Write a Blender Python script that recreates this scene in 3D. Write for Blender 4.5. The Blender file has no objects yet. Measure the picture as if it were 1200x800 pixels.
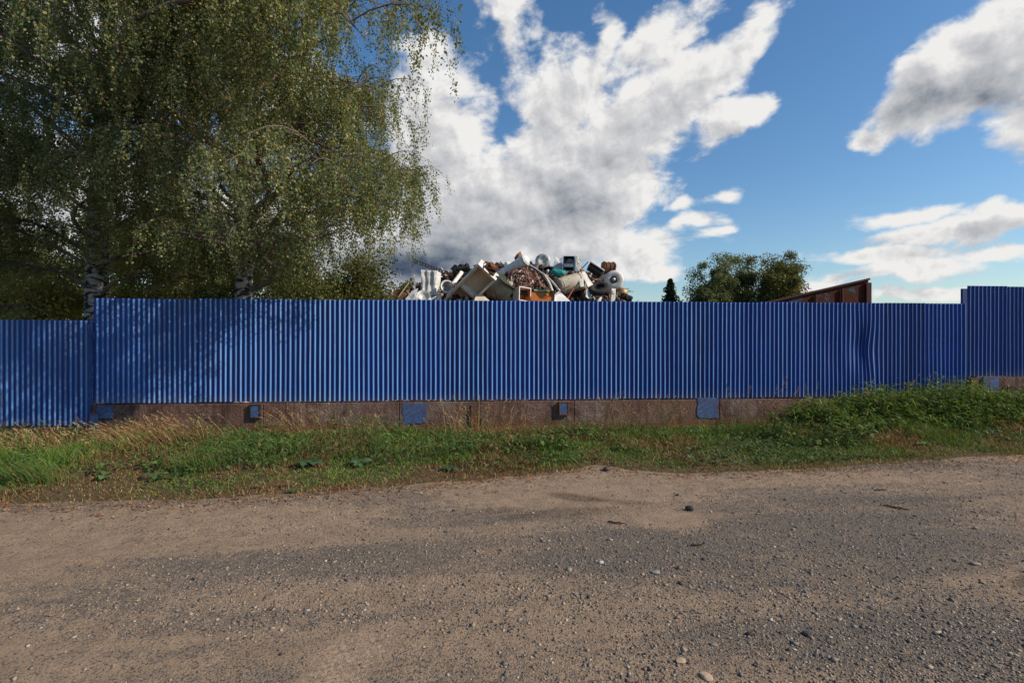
import bpy, bmesh, math, random
import numpy as np
from mathutils import Vector, Matrix, Euler

random.seed(7)
RNG = np.random.default_rng(11)
C = bpy.context.scene.collection
R = math.radians
EYE = 1.75

# ------------------------------------------------------------------ helpers
def link(o, parent=None):
    C.objects.link(o)
    if parent is not None:
        o.parent = parent
    return o

def tag(o, label, cat, group=None):
    o['label'] = label
    o['category'] = cat
    if group:
        o['group'] = group
    return o

def thing(name, label, cat, loc=(0, 0, 0), rot=(0, 0, 0), group=None):
    o = bpy.data.objects.new(name, None)
    o.empty_display_size = 0.2
    o.location = loc
    o.rotation_euler = rot
    link(o)
    return tag(o, label, cat, group)

def np_mesh(name, V, F, m=None, parent=None, attrs=None, smooth=False, loc=None):
    """V (n,3); F (m,k) index array, one k for all faces; attrs {name: per-face values}"""
    V = np.ascontiguousarray(V, dtype=np.float32)
    F = np.ascontiguousarray(F, dtype=np.int32)
    me = bpy.data.meshes.new(name)
    me.vertices.add(len(V))
    me.vertices.foreach_set('co', V.ravel())
    n, k = F.shape
    me.loops.add(n * k)
    me.loops.foreach_set('vertex_index', F.ravel())
    me.polygons.add(n)
    me.polygons.foreach_set('loop_start', np.arange(0, n * k, k, dtype=np.int32))
    try:
        me.polygons.foreach_set('loop_total', np.full(n, k, dtype=np.int32))
    except Exception:
        pass
    if smooth:
        me.polygons.foreach_set('use_smooth', np.ones(n, dtype=bool))
    for an, av in (attrs or {}).items():
        av = np.asarray(av, dtype=np.float32)
        if av.ndim == 1:
            a = me.attributes.new(an, 'FLOAT', 'FACE')
            a.data.foreach_set('value', av)
        else:
            a = me.attributes.new(an, 'FLOAT_COLOR', 'FACE')
            c4 = np.ones((len(av), 4), np.float32)
            c4[:, :3] = av
            a.data.foreach_set('color', c4.ravel())
    me.update(calc_edges=True)
    me.validate()
    if m:
        me.materials.append(m)
    o = bpy.data.objects.new(name, me)
    if loc is not None:
        o.location = loc
    return link(o, parent)

def bm_obj(name, bm, m=None, parent=None, smooth=False, loc=None, rot=None):
    bmesh.ops.recalc_face_normals(bm, faces=bm.faces)
    me = bpy.data.meshes.new(name)
    bm.to_mesh(me)
    bm.free()
    if smooth:
        me.polygons.foreach_set('use_smooth', np.ones(len(me.polygons), dtype=bool))
    if m:
        me.materials.append(m)
    o = bpy.data.objects.new(name, me)
    if loc is not None:
        o.location = loc
    if rot is not None:
        o.rotation_euler = rot
    return link(o, parent)

def add_box(bm, c, s, rot=None, bevel=0.0):
    M = Matrix.Translation(Vector(c))
    if rot is not None:
        M = M @ Euler(rot).to_matrix().to_4x4()
    M = M @ Matrix.Diagonal((s[0], s[1], s[2], 1))
    r = bmesh.ops.create_cube(bm, size=1, matrix=M)
    if bevel > 0:
        es = list({e for v in r['verts'] for e in v.link_edges})
        bmesh.ops.bevel(bm, geom=es, offset=bevel, segments=2, affect='EDGES', profile=0.5)
    return r['verts']

def add_cyl(bm, p0, p1, r0, r1=None, seg=20, caps=True):
    p0, p1 = Vector(p0), Vector(p1)
    d = p1 - p0
    q = Vector((0, 0, 1)).rotation_difference(d.normalized())
    M = Matrix.Translation((p0 + p1) / 2) @ q.to_matrix().to_4x4()
    return bmesh.ops.create_cone(bm, cap_ends=caps, segments=seg, radius1=r0, radius2=r0 if r1 is None else r1, depth=d.length, matrix=M)['verts']

def add_tube(bm, pts, r, seg=8):
    """tube along a polyline"""
    pts = [Vector(p) for p in pts]
    rings = []
    for i, p in enumerate(pts):
        t = (pts[min(i + 1, len(pts) - 1)] - pts[max(i - 1, 0)]).normalized()
        ref = Vector((0.31, 0.52, 0.79))
        ex = t.cross(ref).normalized()
        ey = t.cross(ex)
        rr = r[i] if isinstance(r, (list, tuple)) else r
        rings.append([bm.verts.new(p + ex * math.cos(2 * math.pi * k / seg) * rr + ey * math.sin(2 * math.pi * k / seg) * rr) for k in range(seg)])
    for a, b in zip(rings, rings[1:]):
        for k in range(seg):
            bm.faces.new((a[k], a[(k + 1) % seg], b[(k + 1) % seg], b[k]))
    bm.faces.new(rings[0][::-1])
    bm.faces.new(rings[-1])

def add_torus(bm, R0, r, seg=28, ring=10, M=Matrix.Identity(4)):
    vs = []
    for i in range(seg):
        a = 2 * math.pi * i / seg
        vs.append([bm.verts.new(M @ Vector(((R0 + r * math.cos(2 * math.pi * j / ring)) * math.cos(a), (R0 + r * math.cos(2 * math.pi * j / ring)) * math.sin(a), r * math.sin(2 * math.pi * j / ring)))) for j in range(ring)])
    for i in range(seg):
        for j in range(ring):
            bm.faces.new((vs[i][j], vs[(i + 1) % seg][j], vs[(i + 1) % seg][(j + 1) % ring], vs[i][(j + 1) % ring]))

def add_lathe(bm, prof, seg=32, M=Matrix.Identity(4)):
    """profile [(radius, height)] spun about local z"""
    rings = []
    for (r, h) in prof:
        rings.append([bm.verts.new(M @ Vector((r * math.cos(2 * math.pi * k / seg), r * math.sin(2 * math.pi * k / seg), h))) for k in range(seg)])
    for a, b in zip(rings, rings[1:]):
        for k in range(seg):
            bm.faces.new((a[k], a[(k + 1) % seg], b[(k + 1) % seg], b[k]))

def crumple(bm, amount, scale, seed=0):
    rs = Vector((seed * 3.1, seed * 1.7, seed * 2.3))
    from mathutils import noise
    for v in bm.verts:
        n = noise.noise_vector(v.co * scale + rs)
        v.co += n * amount

# value noise on numpy arrays
_P = RNG.random((256, 256))
def vnoise(x, y, s=1.0, o=0.0):
    x = np.asarray(x) * s + o * 17.3 + 50.0
    y = np.asarray(y) * s + o * 9.1 + 50.0
    xi, yi = np.floor(x).astype(int), np.floor(y).astype(int)
    fx, fy = x - xi, y - yi
    fx, fy = fx * fx * (3 - 2 * fx), fy * fy * (3 - 2 * fy)
    g = lambda a, b: _P[a % 256, b % 256]
    return (g(xi, yi) * (1 - fx) + g(xi + 1, yi) * fx) * (1 - fy) + (g(xi, yi + 1) * (1 - fx) + g(xi + 1, yi + 1) * fx) * fy
def fbm(x, y, s=1.0, o=0.0, n=4):
    t, a, k = 0, 0.5, 0
    for i in range(n):
        t = t + a * vnoise(x, y, s * 2 ** i, o + i)
        k += a
        a *= 0.5
    return t / k
def sstep(a, b, x):
    t = np.clip((np.asarray(x, dtype=float) - a) / (b - a), 0, 1)
    return t * t * (3 - 2 * t)
def nrm(v):
    return v / np.maximum(np.linalg.norm(v, axis=-1, keepdims=True), 1e-9)

def batch_tubes(P, Rr, sides):
    """P (N,K,3) paths, Rr (N,K) radii -> V, F"""
    N, K, _ = P.shape
    T = nrm(np.gradient(P, axis=1))
    ref = np.array([0.31, 0.52, 0.79])
    ex = nrm(np.cross(T, ref))
    ey = np.cross(T, ex)
    a = np.arange(sides) / sides * 2 * np.pi
    V = P[:, :, None, :] + Rr[:, :, None, None] * (np.cos(a)[None, None, :, None] * ex[:, :, None, :] + np.sin(a)[None, None, :, None] * ey[:, :, None, :])
    idx = np.arange(N * K * sides).reshape(N, K, sides)
    nx = np.roll(idx, -1, axis=2)
    F = np.stack([idx[:, :-1], nx[:, :-1], nx[:, 1:], idx[:, 1:]], -1).reshape(-1, 4)
    return V.reshape(-1, 3), F

def batch_blades(B, D, L, W, bend, prof, side=None):
    """blades: base B, direction D, length L, width W, bend vector (N,3), prof = widths at K points"""
    N = len(B)
    K = len(prof)
    t = np.linspace(0, 1, K)
    P = B[:, None, :] + D[:, None, :] * (L[:, None] * t)[..., None] + bend[:, None, :] * (L[:, None] * t ** 2)[..., None]
    if side is None:
        a = RNG.random(N) * 2 * np.pi
        rv = np.stack([np.cos(a), np.sin(a), 0.15 * np.ones(N)], -1)
        side = nrm(np.cross(D, rv))
    w = W[:, None] * np.asarray(prof)[None]
    Lf = P - side[:, None, :] * w[..., None] / 2
    Rt = P + side[:, None, :] * w[..., None] / 2
    V = np.stack([Lf, Rt], 2)
    idx = np.arange(N * K * 2).reshape(N, K, 2)
    F = np.stack([idx[:, :-1, 0], idx[:, :-1, 1], idx[:, 1:, 1], idx[:, 1:, 0]], -1)
    return V.reshape(-1, 3), F.reshape(-1, 4), K - 1

class MB:
    """collects arrays of quads with a colour per face"""
    def __init__(self):
        self.v, self.f, self.c, self.n = [], [], [], 0
    def add(self, V, F, col):
        self.v.append(V)
        self.f.append(F + self.n)
        self.n += len(V)
        col = np.asarray(col, float)
        if col.ndim == 1:
            col = np.broadcast_to(col, (len(F), 3))
        self.c.append(col)
    def build(self, name, m, parent=None, smooth=False):
        return np_mesh(name, np.concatenate(self.v), np.concatenate(self.f), m, parent, {'tint': np.concatenate(self.c)}, smooth)

# ------------------------------------------------------------------ node helper
class NT:
    def __init__(self, nt):
        self.nt = nt
    def n(self, t, ins=None, **kw):
        nd = self.nt.nodes.new(t)
        for k, v in kw.items():
            setattr(nd, k, v)
        for k, v in (ins or {}).items():
            s = nd.inputs[k]
            if isinstance(v, bpy.types.NodeSocket):
                self.nt.links.new(v, s)
            else:
                s.default_value = v
        return nd
    def m(self, op, a, b=0.0, c=0.0, clamp=False):
        return self.n('ShaderNodeMath', {0: a, 1: b, 2: c}, operation=op, use_clamp=clamp).outputs[0]
    def vm(self, op, a, b=(0, 0, 0), out=0):
        return self.n('ShaderNodeVectorMath', {0: a, 1: b}, operation=op).outputs[out]
    def sm(self, x, lo, hi, a=0.0, b=1.0):
        return self.n('ShaderNodeMapRange', {'Value': x, 'From Min': lo, 'From Max': hi, 'To Min': a, 'To Max': b}, interpolation_type='SMOOTHSTEP').outputs[0]
    def mix(self, f, a, b, blend='MIX'):
        nd = self.n('ShaderNodeMix', data_type='RGBA', blend_type=blend)
        for s, v in ((nd.inputs[0], f), (nd.inputs[6], a), (nd.inputs[7], b)):
            if isinstance(v, bpy.types.NodeSocket):
                self.nt.links.new(v, s)
            else:
                s.default_value = v if s.type == 'VALUE' else (tuple(v) + (1,) if len(v) == 3 else v)
        return nd.outputs[2]
    def noise(self, vec, scale, detail=4, rough=0.55, dist=0.0):
        return self.n('ShaderNodeTexNoise', {'Vector': vec, 'Scale': scale, 'Detail': detail, 'Roughness': rough, 'Distortion': dist}).outputs[0]
    def mapv(self, vec, loc=(0, 0, 0), rot=(0, 0, 0), scale=(1, 1, 1)):
        return self.n('ShaderNodeMapping', {'Vector': vec, 'Location': loc, 'Rotation': rot, 'Scale': scale}).outputs[0]

def new_mat(name):
    m = bpy.data.materials.new(name)
    m.use_nodes = True
    m.node_tree.nodes.clear()
    b = NT(m.node_tree)
    out = b.n('ShaderNodeOutputMaterial')
    return m, b, out

def finish(b, out, col, rough=0.7, metal=0.0, spec=0.3, bump=None, bstr=0.3, bdist=0.01):
    p = b.n('ShaderNodeBsdfPrincipled')
    for k, v in (('Base Color', col), ('Roughness', rough), ('Metallic', metal), ('Specular IOR Level', spec)):
        if isinstance(v, bpy.types.NodeSocket):
            b.nt.links.new(v, p.inputs[k])
        else:
            p.inputs[k].default_value = tuple(v) + (1,) if isinstance(v, tuple) and len(v) == 3 else v
    if bump is not None:
        bn = b.n('ShaderNodeBump', {'Height': bump, 'Strength': bstr, 'Distance': bdist})
        b.nt.links.new(bn.outputs[0], p.inputs['Normal'])
    b.nt.links.new(p.outputs[0], out.inputs[0])
    return p

def m_worn(name, col, rust=0.25, rough=0.55, metal=0.0, grime=0.4, scale=6.0):
    """painted or bare metal with grime and rust patches"""
    m, b, out = new_mat(name)
    v = b.n('ShaderNodeTexCoord').outputs['Object']
    n1 = b.noise(v, scale, 6, 0.6, 0.4)
    n2 = b.noise(v, scale * 2.7, 6, 0.65)
    c = b.mix(b.sm(n1, 0.35, 0.75), col, tuple(x * (1 - grime) for x in col))
    r = b.sm(n2, 0.72 - rust * 0.4, 0.80 - rust * 0.3)
    rc = b.mix(n1, (0.05, 0.018, 0.008), (0.17, 0.065, 0.025))
    c = b.mix(r, c, rc)
    finish(b, out, c, b.sm(r, 0, 1, rough, 0.9), metal, 0.3, n2, 0.25, 0.01)
    return m

def m_tint(name, rough=0.6, transl=0.0, spec=0.2, vary=0.0):
    """colour comes from a per-face attribute (leaf, blade, stone or chip colour)"""
    m, b, out = new_mat(name)
    c = b.n('ShaderNodeAttribute', attribute_name='tint').outputs['Color']
    if vary:
        v = b.n('ShaderNodeTexCoord').outputs['Object']
        c = b.mix(b.sm(b.noise(v, 60, 3), 0.3, 0.7, 0, vary), c, (0.02, 0.015, 0.01))
    p = finish(b, out, c, rough, 0, spec)
    if transl:
        t = b.n('ShaderNodeBsdfTranslucent')
        tc = b.mix(1.0, c, (1.35, 1.15, 0.45), 'MULTIPLY')
        b.nt.links.new(tc, t.inputs[0])
        mx = b.n('ShaderNodeMixShader', {0: transl, 1: p.outputs[0], 2: t.outputs[0]})
        b.nt.links.new(mx.outputs[0], out.inputs[0])
    return m

# ------------------------------------------------------------------ camera, sun, sky
cam_d = bpy.data.cameras.new('camera')
cam = link(bpy.data.objects.new('camera', cam_d))
cam.location = (0, 0, EYE)
cam.rotation_euler = (R(90), 0, 0)
cam_d.sensor_width = 36
cam_d.lens = 18.0
cam_d.clip_end = 5000
bpy.context.scene.camera = cam

# fence frame: origin A, direction U along the fence, NF towards the road
FY = R(4.3)
U = Vector((math.cos(FY), math.sin(FY), 0))
NF = Vector((math.sin(FY), -math.cos(FY), 0))
A0 = Vector((-7.97, 9.76, 0))
GR = R(20.0)
EL = R(35.0)
sdir = (U * math.cos(GR) + NF * math.sin(GR)) * math.cos(EL) + Vector((0, 0, math.sin(EL)))
sun_d = bpy.data.lights.new('sun', 'SUN')
sun_d.energy = 5.0
sun_d.angle = R(0.5)
sun_d.color = (1.0, 0.90, 0.76)
sun = link(bpy.data.objects.new('sun', sun_d))
sun.rotation_euler = sdir.to_track_quat('Z', 'Y').to_euler()

def px_dir(px, py):
    dx = px - 600
    return math.atan2(dx, 600), math.atan2(400 - py, math.hypot(600, dx))

def build_world():
    w = bpy.data.worlds.new('World')
    bpy.context.scene.world = w
    w.use_nodes = True
    nt = w.node_tree
    nt.nodes.clear()
    b = NT(nt)
    out = b.n('ShaderNodeOutputWorld')
    sky = b.n('ShaderNodeTexSky', sky_type='NISHITA')
    sky.sun_disc = False
    sky.sun_elevation = EL
    sky.sun_rotation = math.atan2(sdir.x, sdir.y)
    sky.air_density = 1.15
    sky.dust_density = 0.5
    sky.ozone_density = 2.2
    hs = b.n('ShaderNodeHueSaturation', {'Saturation': 1.18, 'Value': 1.0, 'Color': b.mix(1.0, sky.outputs[0], (0.94, 1.0, 1.06), 'MULTIPLY')})
    bg1 = b.n('ShaderNodeBackground', {'Color': hs.outputs[0], 'Strength': 0.122})
    # cloud field, laid out by compass bearing and height above the horizon
    g = bpy.data.node_groups.new('cloud_field', 'ShaderNodeTree')
    g.interface.new_socket('P', in_out='INPUT', socket_type='NodeSocketVector')
    g.interface.new_socket('Density', in_out='OUTPUT', socket_type='NodeSocketFloat')
    g.interface.new_socket('Body', in_out='OUTPUT', socket_type='NodeSocketFloat')
    gb = NT(g)
    gi = gb.n('NodeGroupInput')
    go = gb.n('NodeGroupOutput')
    P0 = gi.outputs[0]
    wn = gb.n('ShaderNodeTexNoise', {'Vector': P0, 'Scale': 7.0, 'Detail': 3.0, 'Roughness': 0.5}).outputs[1]
    P = gb.vm('ADD', P0, gb.vm('MULTIPLY', gb.vm('SUBTRACT', wn, (0.5, 0.5, 0.5)), (0.11, 0.08, 0)))
    blobs = [  # px, py, rx, ry, rot deg, weight
        (515, 170, 60, 110, 12, 0.9), (560, 255, 130, 75, 0, 1.0), (680, 225, 120, 80, 20, 1.0), (735, 160, 95, 62, 32, 0.95),
        (810, 95, 92, 42, 28, 0.8), (868, 52, 45, 28, 30, 0.6), (880, 132, 34, 24, 10, 0.75), (650, 120, 40, 55, -12, 0.75),
        (598, 40, 26, 75, 18, 0.5), (716, 40, 20, 48, -6, 0.5), (500, 75, 34, 40, 0, 0.55), (480, 300, 130, 46, 0, 1.0), (690, 290, 120, 30, 0, 0.8),
        (745, 320, 75, 13, 0, 0.5), (795, 70, 55, 35, 0, 0.5), (690, 105, 60, 50, 20, 0.6), (770, 45, 70, 28, 25, 0.5), (840, 150, 45, 30, 20, 0.6), (645, 185, 60, 60, 0, 0.8), (545, 120, 30, 40, 0, 0.4),
        (800, 240, 20, 9, 0, 0.42), (845, 233, 20, 8, 0, 0.4), (812, 262, 22, 9, 0, 0.42), (836, 275, 14, 6, 0, 0.35),
        (1115, 90, 108, 52, 20, 1.15), (1190, 62, 90, 74, 15, 1.15), (1040, 128, 45, 30, 30, 0.8), (1012, 155, 24, 18, 0, 0.7), (1290, 90, 140, 80, 0, 1.0),
        (1045, 257, 60, 12, 4, 0.55), (1100, 272, 90, 17, 4, 0.7), (1170, 262, 80, 20, 6, 0.8), (1030, 305, 95, 13, 0, 0.6),
        (1090, 316, 80, 15, 0, 0.65), (1175, 298, 70, 10, 0, 0.55), (985, 330, 70, 10, 0, 0.5), (1100, 347, 90, 7, 0, 0.4),
        (120, 40, 170, 100, 0, 0.9), (60, 230, 190, 90, 0, 0.8), (300, 280, 190, 60, 0, 0.9), (340, 120, 90, 60, 0, 0.4),
    ]
    acc = None
    for (px, py, rx, ry, ro, wt) in blobs:
        az, el = px_dir(px, py)
        dx = px - 600
        kx = 600 / (600 ** 2 + dx ** 2)
        ky = math.cos(el) ** 2 / math.hypot(600, dx)
        q = gb.n('ShaderNodeMapping', {'Vector': P, 'Location': (az, el, 0), 'Rotation': (0, 0, R(ro)), 'Scale': (rx * kx, ry * ky, 1)}, vector_type='TEXTURE').outputs[0]
        ln = gb.vm('LENGTH', q, out=1)
        f = gb.m('MULTIPLY_ADD', ln, -wt, wt * 1.06 + 0.03)
        acc = f if acc is None else gb.m('SMOOTH_MAX', acc, f, 0.12)
    acc = gb.m('MAXIMUM', acc, -0.8)
    n1 = gb.noise(gb.mapv(P0, scale=(1, 1.25, 1)), 8.5, 12, 0.60, 0.35)
    n2 = gb.noise(gb.mapv(P0, loc=(3, 5, 0), rot=(0, 0, R(-35)), scale=(1, 2.2, 1)), 16, 9, 0.6, 0.2)
    d = gb.m('MULTIPLY_ADD', gb.m('SUBTRACT', n1, 0.5), 1.55, acc)
    d = gb.m('MULTIPLY_ADD', gb.m('SUBTRACT', n2, 0.5), 0.65, d)
    g.links.new(d, go.inputs[0])
    g.links.new(acc, go.inputs[1])

    tc = b.n('ShaderNodeTexCoord').outputs['Generated']
    nv = b.vm('NORMALIZE', tc)
    sp = b.n('ShaderNodeSeparateXYZ', {0: nv})
    az = b.m('ARCTAN2', sp.outputs[0], sp.outputs[1])
    el = b.m('ARCSINE', sp.outputs[2])
    Pv = b.n('ShaderNodeCombineXYZ', {0: az, 1: el}).outputs[0]
    def field(v):
        nd = b.n('ShaderNodeGroup')
        nd.node_tree = g
        nt.links.new(v, nd.inputs[0])
        return nd.outputs[0], nd.outputs[1]
    d0, body = field(Pv)
    d1, _b1 = field(b.vm('ADD', Pv, (0.030, 0.030, 0)))
    alpha = b.sm(d0, -0.06, 0.34)
    f0 = b.noise(Pv, 17, 8, 0.62, 0.3)
    f1 = b.noise(b.vm('ADD', Pv, (0.010, 0.012, 0)), 17, 8, 0.62, 0.3)
    relief = b.m('SUBTRACT', d0, d1)
    relief = b.m('MULTIPLY_ADD', b.m('SUBTRACT', f0, f1), 1.8, relief)
    thick = b.sm(body, 0.15, 0.95)
    # lit fraction: edges turned to the sun are bright, the deep middle and bases are grey
    lit = b.m('MULTIPLY_ADD', relief, 0.42, 0.97)
    lit = b.m('MULTIPLY_ADD', thick, -0.34, lit)
    # heavier bases
    for (px, py, rx, ry, s) in ((490, 312, 110, 30, 0.62), (590, 250, 150, 60, 0.08), (700, 235, 90, 40, 0.10), (1130, 122, 130, 34, 0.13), (1180, 262, 80, 16, 0.35), (560, 290, 90, 30, 0.15), (290, 290, 200, 60, 0.4)):
        a_, e_ = px_dir(px, py)
        dx = px - 600
        q = b.n('ShaderNodeMapping', {'Vector': Pv, 'Location': (a_, e_, 0), 'Scale': (rx * 600 / (600 ** 2 + dx ** 2), ry / math.hypot(600, dx), 1)}, vector_type='TEXTURE').outputs[0]
        lit = b.m('MULTIPLY_ADD', b.sm(b.vm('LENGTH', q, out=1), 1.2, 0.1), -s, lit)
    rp = b.n('ShaderNodeValToRGB', {0: lit})
    cr = rp.color_ramp
    cr.elements[0].position = 0.0
    cr.elements[0].color = (0.075, 0.105, 0.17, 1)
    cr.elements[1].position = 1.0
    cr.elements[1].color = (0.93, 0.92, 0.90, 1)
    for p_, c_ in ((0.28, (0.27, 0.30, 0.35, 1)), (0.52, (0.47, 0.49, 0.52, 1)), (0.78, (0.68, 0.68, 0.70, 1))):
        e = cr.elements.new(p_)
        e.color = c_
    bg2 = b.n('ShaderNodeBackground', {'Color': rp.outputs[0], 'Strength': 0.93})
    above = b.sm(el, -0.02, 0.015)
    mx = b.n('ShaderNodeMixShader', {0: b.m('MULTIPLY', alpha, above), 1: bg1.outputs[0], 2: bg2.outputs[0]})
    nt.links.new(mx.outputs[0], out.inputs[0])
    try:
        w.cycles.sampling_method = 'MANUAL'
        w.cycles.sample_map_resolution = 512
    except Exception:
        pass
build_world()

# ------------------------------------------------------------------ terrain
EX = [-40, -14, -8, -5.33, -3.35, -1.94, -0.35, 0.6, 1.17, 1.6, 2.19, 4.2, 7.66, 14, 40]
EYs = [4.9, 5.0, 5.2, 5.33, 5.47, 5.83, 6.29, 6.7, 7.0, 6.75, 6.56, 6.86, 7.66, 8.4, 11]
def edge_y(x):
    return np.interp(x, EX, EYs)
def fence_y(x):
    return A0.y + (np.asarray(x) - A0.x) * math.tan(FY)
def gz(x, y):
    x = np.asarray(x, float)
    y = np.asarray(y, float)
    e = edge_y(x)
    f = fence_y(x)
    t = np.clip((y - e) / np.maximum(f - e, 0.5), 0, 1)
    z = 0.26 * sstep(3.5, 11, x) * sstep(0, 1, t)
    z = z - 0.05 * sstep(-6, -9, x) * t
    z = z + 0.05 * np.sin(np.pi * np.clip(t * 1.0, 0, 1)) * (0.5 + fbm(x, y, 0.8, 3))
    near = np.exp(-((x) / 60) ** 2 - ((y - 5) / 40) ** 2)
    z = z + 0.035 * (fbm(x, y, 0.55, 7) - 0.5) * near + 0.012 * (fbm(x, y, 3.0, 9) - 0.5) * near
    # faint wheel ruts along the road
    r = y - e
    z = z - 0.022 * np.exp(-((r + 1.05) / 0.28) ** 2) * near - 0.018 * np.exp(-((r + 2.6) / 0.32) ** 2) * near
    return z

def grid_mesh(name, xs, ys, m, zoff=0.0, fy=None):
    X, Y = np.meshgrid(xs, ys, indexing='ij')
    if fy is not None:
        Y = fy(X, Y)
    Z = gz(X, Y) + zoff
    V = np.stack([X, Y, Z], -1).reshape(-1, 3)
    i = np.arange(len(xs) * len(ys)).reshape(len(xs), len(ys))
    F = np.stack([i[:-1, :-1], i[1:, :-1], i[1:, 1:], i[:-1, 1:]], -1).reshape(-1, 4)
    o = np_mesh(name, V, F, m, smooth=True)
    return o

def m_ground():
    m, b, out = new_mat('verge_soil')
    v = b.n('ShaderNodeTexCoord').outputs['Object']
    n1 = b.noise(v, 1.3, 6, 0.6)
    n2 = b.noise(v, 14, 6, 0.65)
    c = b.mix(n1, (0.13, 0.075, 0.045), (0.09, 0.085, 0.035))
    c = b.mix(b.sm(n2, 0.45, 0.7), c, (0.05, 0.032, 0.02))
    finish(b, out, c, 0.95, 0, 0.1, n2, 0.6, 0.03)
    return m

def m_road():
    m, b, out = new_mat('dirt_road')
    v = b.n('ShaderNodeTexCoord').outputs['Object']
    sv = b.mapv(v, rot=(0, 0, R(-8)), scale=(0.32, 1.0, 1))
    band = b.noise(sv, 1.15, 5, 0.55, 0.6)
    mid = b.noise(v, 5.0, 6, 0.6, 0.3)
    fine = b.noise(v, 48, 5, 0.7)
    grain = b.noise(v, 170, 3, 0.7)
    vo = b.n('ShaderNodeTexVoronoi', {'Vector': v, 'Scale': 62.0, 'Randomness': 1.0})
    vo2 = b.n('ShaderNodeTexVoronoi', {'Vector': v, 'Scale': 125.0, 'Randomness': 1.0})
    # bare packed dust in some places, loose grey gravel in others
    def spot(x, y, rx, ry, ro=0):
        q = b.n('ShaderNodeMapping', {'Vector': v, 'Location': (x, y, 0), 'Rotation': (0, 0, R(ro)), 'Scale': (rx, ry, 1)}, vector_type='TEXTURE').outputs[0]
        s = b.n('ShaderNodeSeparateXYZ', {0: q})
        q2 = b.n('ShaderNodeCombineXYZ', {0: s.outputs[0], 1: s.outputs[1]}).outputs[0]
        return b.sm(b.m('MULTIPLY_ADD', b.m('SUBTRACT', mid, 0.5), 0.9, b.vm('LENGTH', q2, out=1)), 1.15, 0.55)
    gravel = b.m('MULTIPLY_ADD', b.m('SUBTRACT', band, 0.5), 1.9, 0.36)
    for (x, y, rx, ry, ro, s) in ((2.2, 4.5, 2.3, 0.85, 6, 0.36), (0.2, 4.35, 1.8, 0.45, 4, 0.22), (3.4, 5.4, 1.6, 0.6, 5, 0.36), (2.4, 3.3, 2.4, 0.5, 3, 0.25), (-2.2, 4.1, 1.4, 0.25, 10, 0.25),
                                  (-4.6, 4.4, 1.6, 0.9, 5, -0.6), (0.6, 6.1, 1.6, 0.75, 8, -0.9), (1.55, 5.0, 0.35, 0.42, 20, -0.6), (4.0, 6.5, 2.6, 0.3, 6, -0.8), (-1.0, 3.6, 1.6, 0.25, 4, -0.35), (-3.0, 5.1, 2.0, 0.35, 4, -0.4), (-0.9, 2.75, 0.2, 0.42, -14, -0.8),
                                  (0, 4.75, 14, 0.20, 8.5, -0.26), (0, 3.15, 14, 0.22, 8, -0.26), (0, 3.95, 14, 0.25, 8, 0.12), (-5, 3.4, 2.4, 0.9, 6, -0.3)):
        gravel = b.m('MULTIPLY_ADD', spot(x, y, rx, ry, ro), s, gravel)
    rough_ = b.noise(v, 11, 6, 0.65, 0.5)
    gravel = b.m('MULTIPLY_ADD', b.m('SUBTRACT', rough_, 0.5), 1.3, gravel)
    gravel = b.m('MINIMUM', b.m('MAXIMUM', gravel, 0.06), 0.90)
    dust = b.mix(b.sm(mid, 0.3, 0.7), (0.420, 0.292, 0.190), (0.325, 0.225, 0.148))
    dust = b.mix(b.sm(fine, 0.5, 0.72, 0, 0.45), dust, (0.12, 0.085, 0.06))
    st = b.n('ShaderNodeSeparateColor', {0: vo.outputs['Color']})
    stone = b.mix(st.outputs[0], (0.085, 0.080, 0.078), (0.27, 0.235, 0.20))
    stone = b.mix(b.sm(st.outputs[1], 0.9, 0.95), stone, (0.36, 0.30, 0.24))
    st2 = b.n('ShaderNodeSeparateColor', {0: vo2.outputs['Color']})
    stone2 = b.mix(st2.outputs[0], (0.07, 0.065, 0.062), (0.30, 0.25, 0.20))
    has1 = b.m('MULTIPLY', b.sm(b.m('SUBTRACT', gravel, st.outputs[2]), -0.08, 0.02), b.sm(vo.outputs['Distance'], 0.55, 0.40))
    has2 = b.m('MULTIPLY', b.sm(b.m('SUBTRACT', b.m('MULTIPLY_ADD', gravel, 0.9, 0.12), st2.outputs[2]), -0.08, 0.02), b.sm(vo2.outputs['Distance'], 0.6, 0.42))
    base = b.mix(b.sm(gravel, 0.35, 0.9), dust, (0.250, 0.183, 0.126))
    c = b.mix(has2, base, stone2)
    c = b.mix(has1, c, stone)
    c = b.mix(b.sm(grain, 0.35, 0.75, 0.0, 0.35), c, (0.07, 0.05, 0.038))
    # damp dark mud where the drive turns in, and a darker patch on the right
    for (x, y, rx, ry, ro, s) in ((0.75, 5.75, 0.42, 0.14, -20, 0.75), (0.5, 5.2, 0.7, 0.16, 10, 0.45), (1.3, 5.55, 0.25, 0.12, 10, 0.4), (4.0, 3.75, 0.5, 0.14, 12, 0.75), (-0.1, 5.35, 0.3, 0.1, 10, 0.4)):
        c = b.mix(b.m('MULTIPLY', b.m('MULTIPLY', spot(x, y, rx, ry, ro), b.sm(fine, 0.3, 0.6)), s), c, (0.045, 0.026, 0.017))
    c = b.mix(b.m('MULTIPLY', spot(-0.9, 2.75, 0.2, 0.42, -14), 0.6), c, b.mix(st.outputs[0], (0.22, 0.15, 0.10), (0.52, 0.38, 0.26)))
    h = b.m('MULTIPLY_ADD', has1, 0.6, b.m('MULTIPLY', fine, 0.7))
    h = b.m('MULTIPLY_ADD', has2, 0.3, h)
    h = b.m('MULTIPLY_ADD', mid, 1.3, h)
    h = b.m('MULTIPLY_ADD', grain, 0.35, h)
    finish(b, out, c, 0.93, 0, 0.12, h, 0.9, 0.022)
    return m

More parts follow.
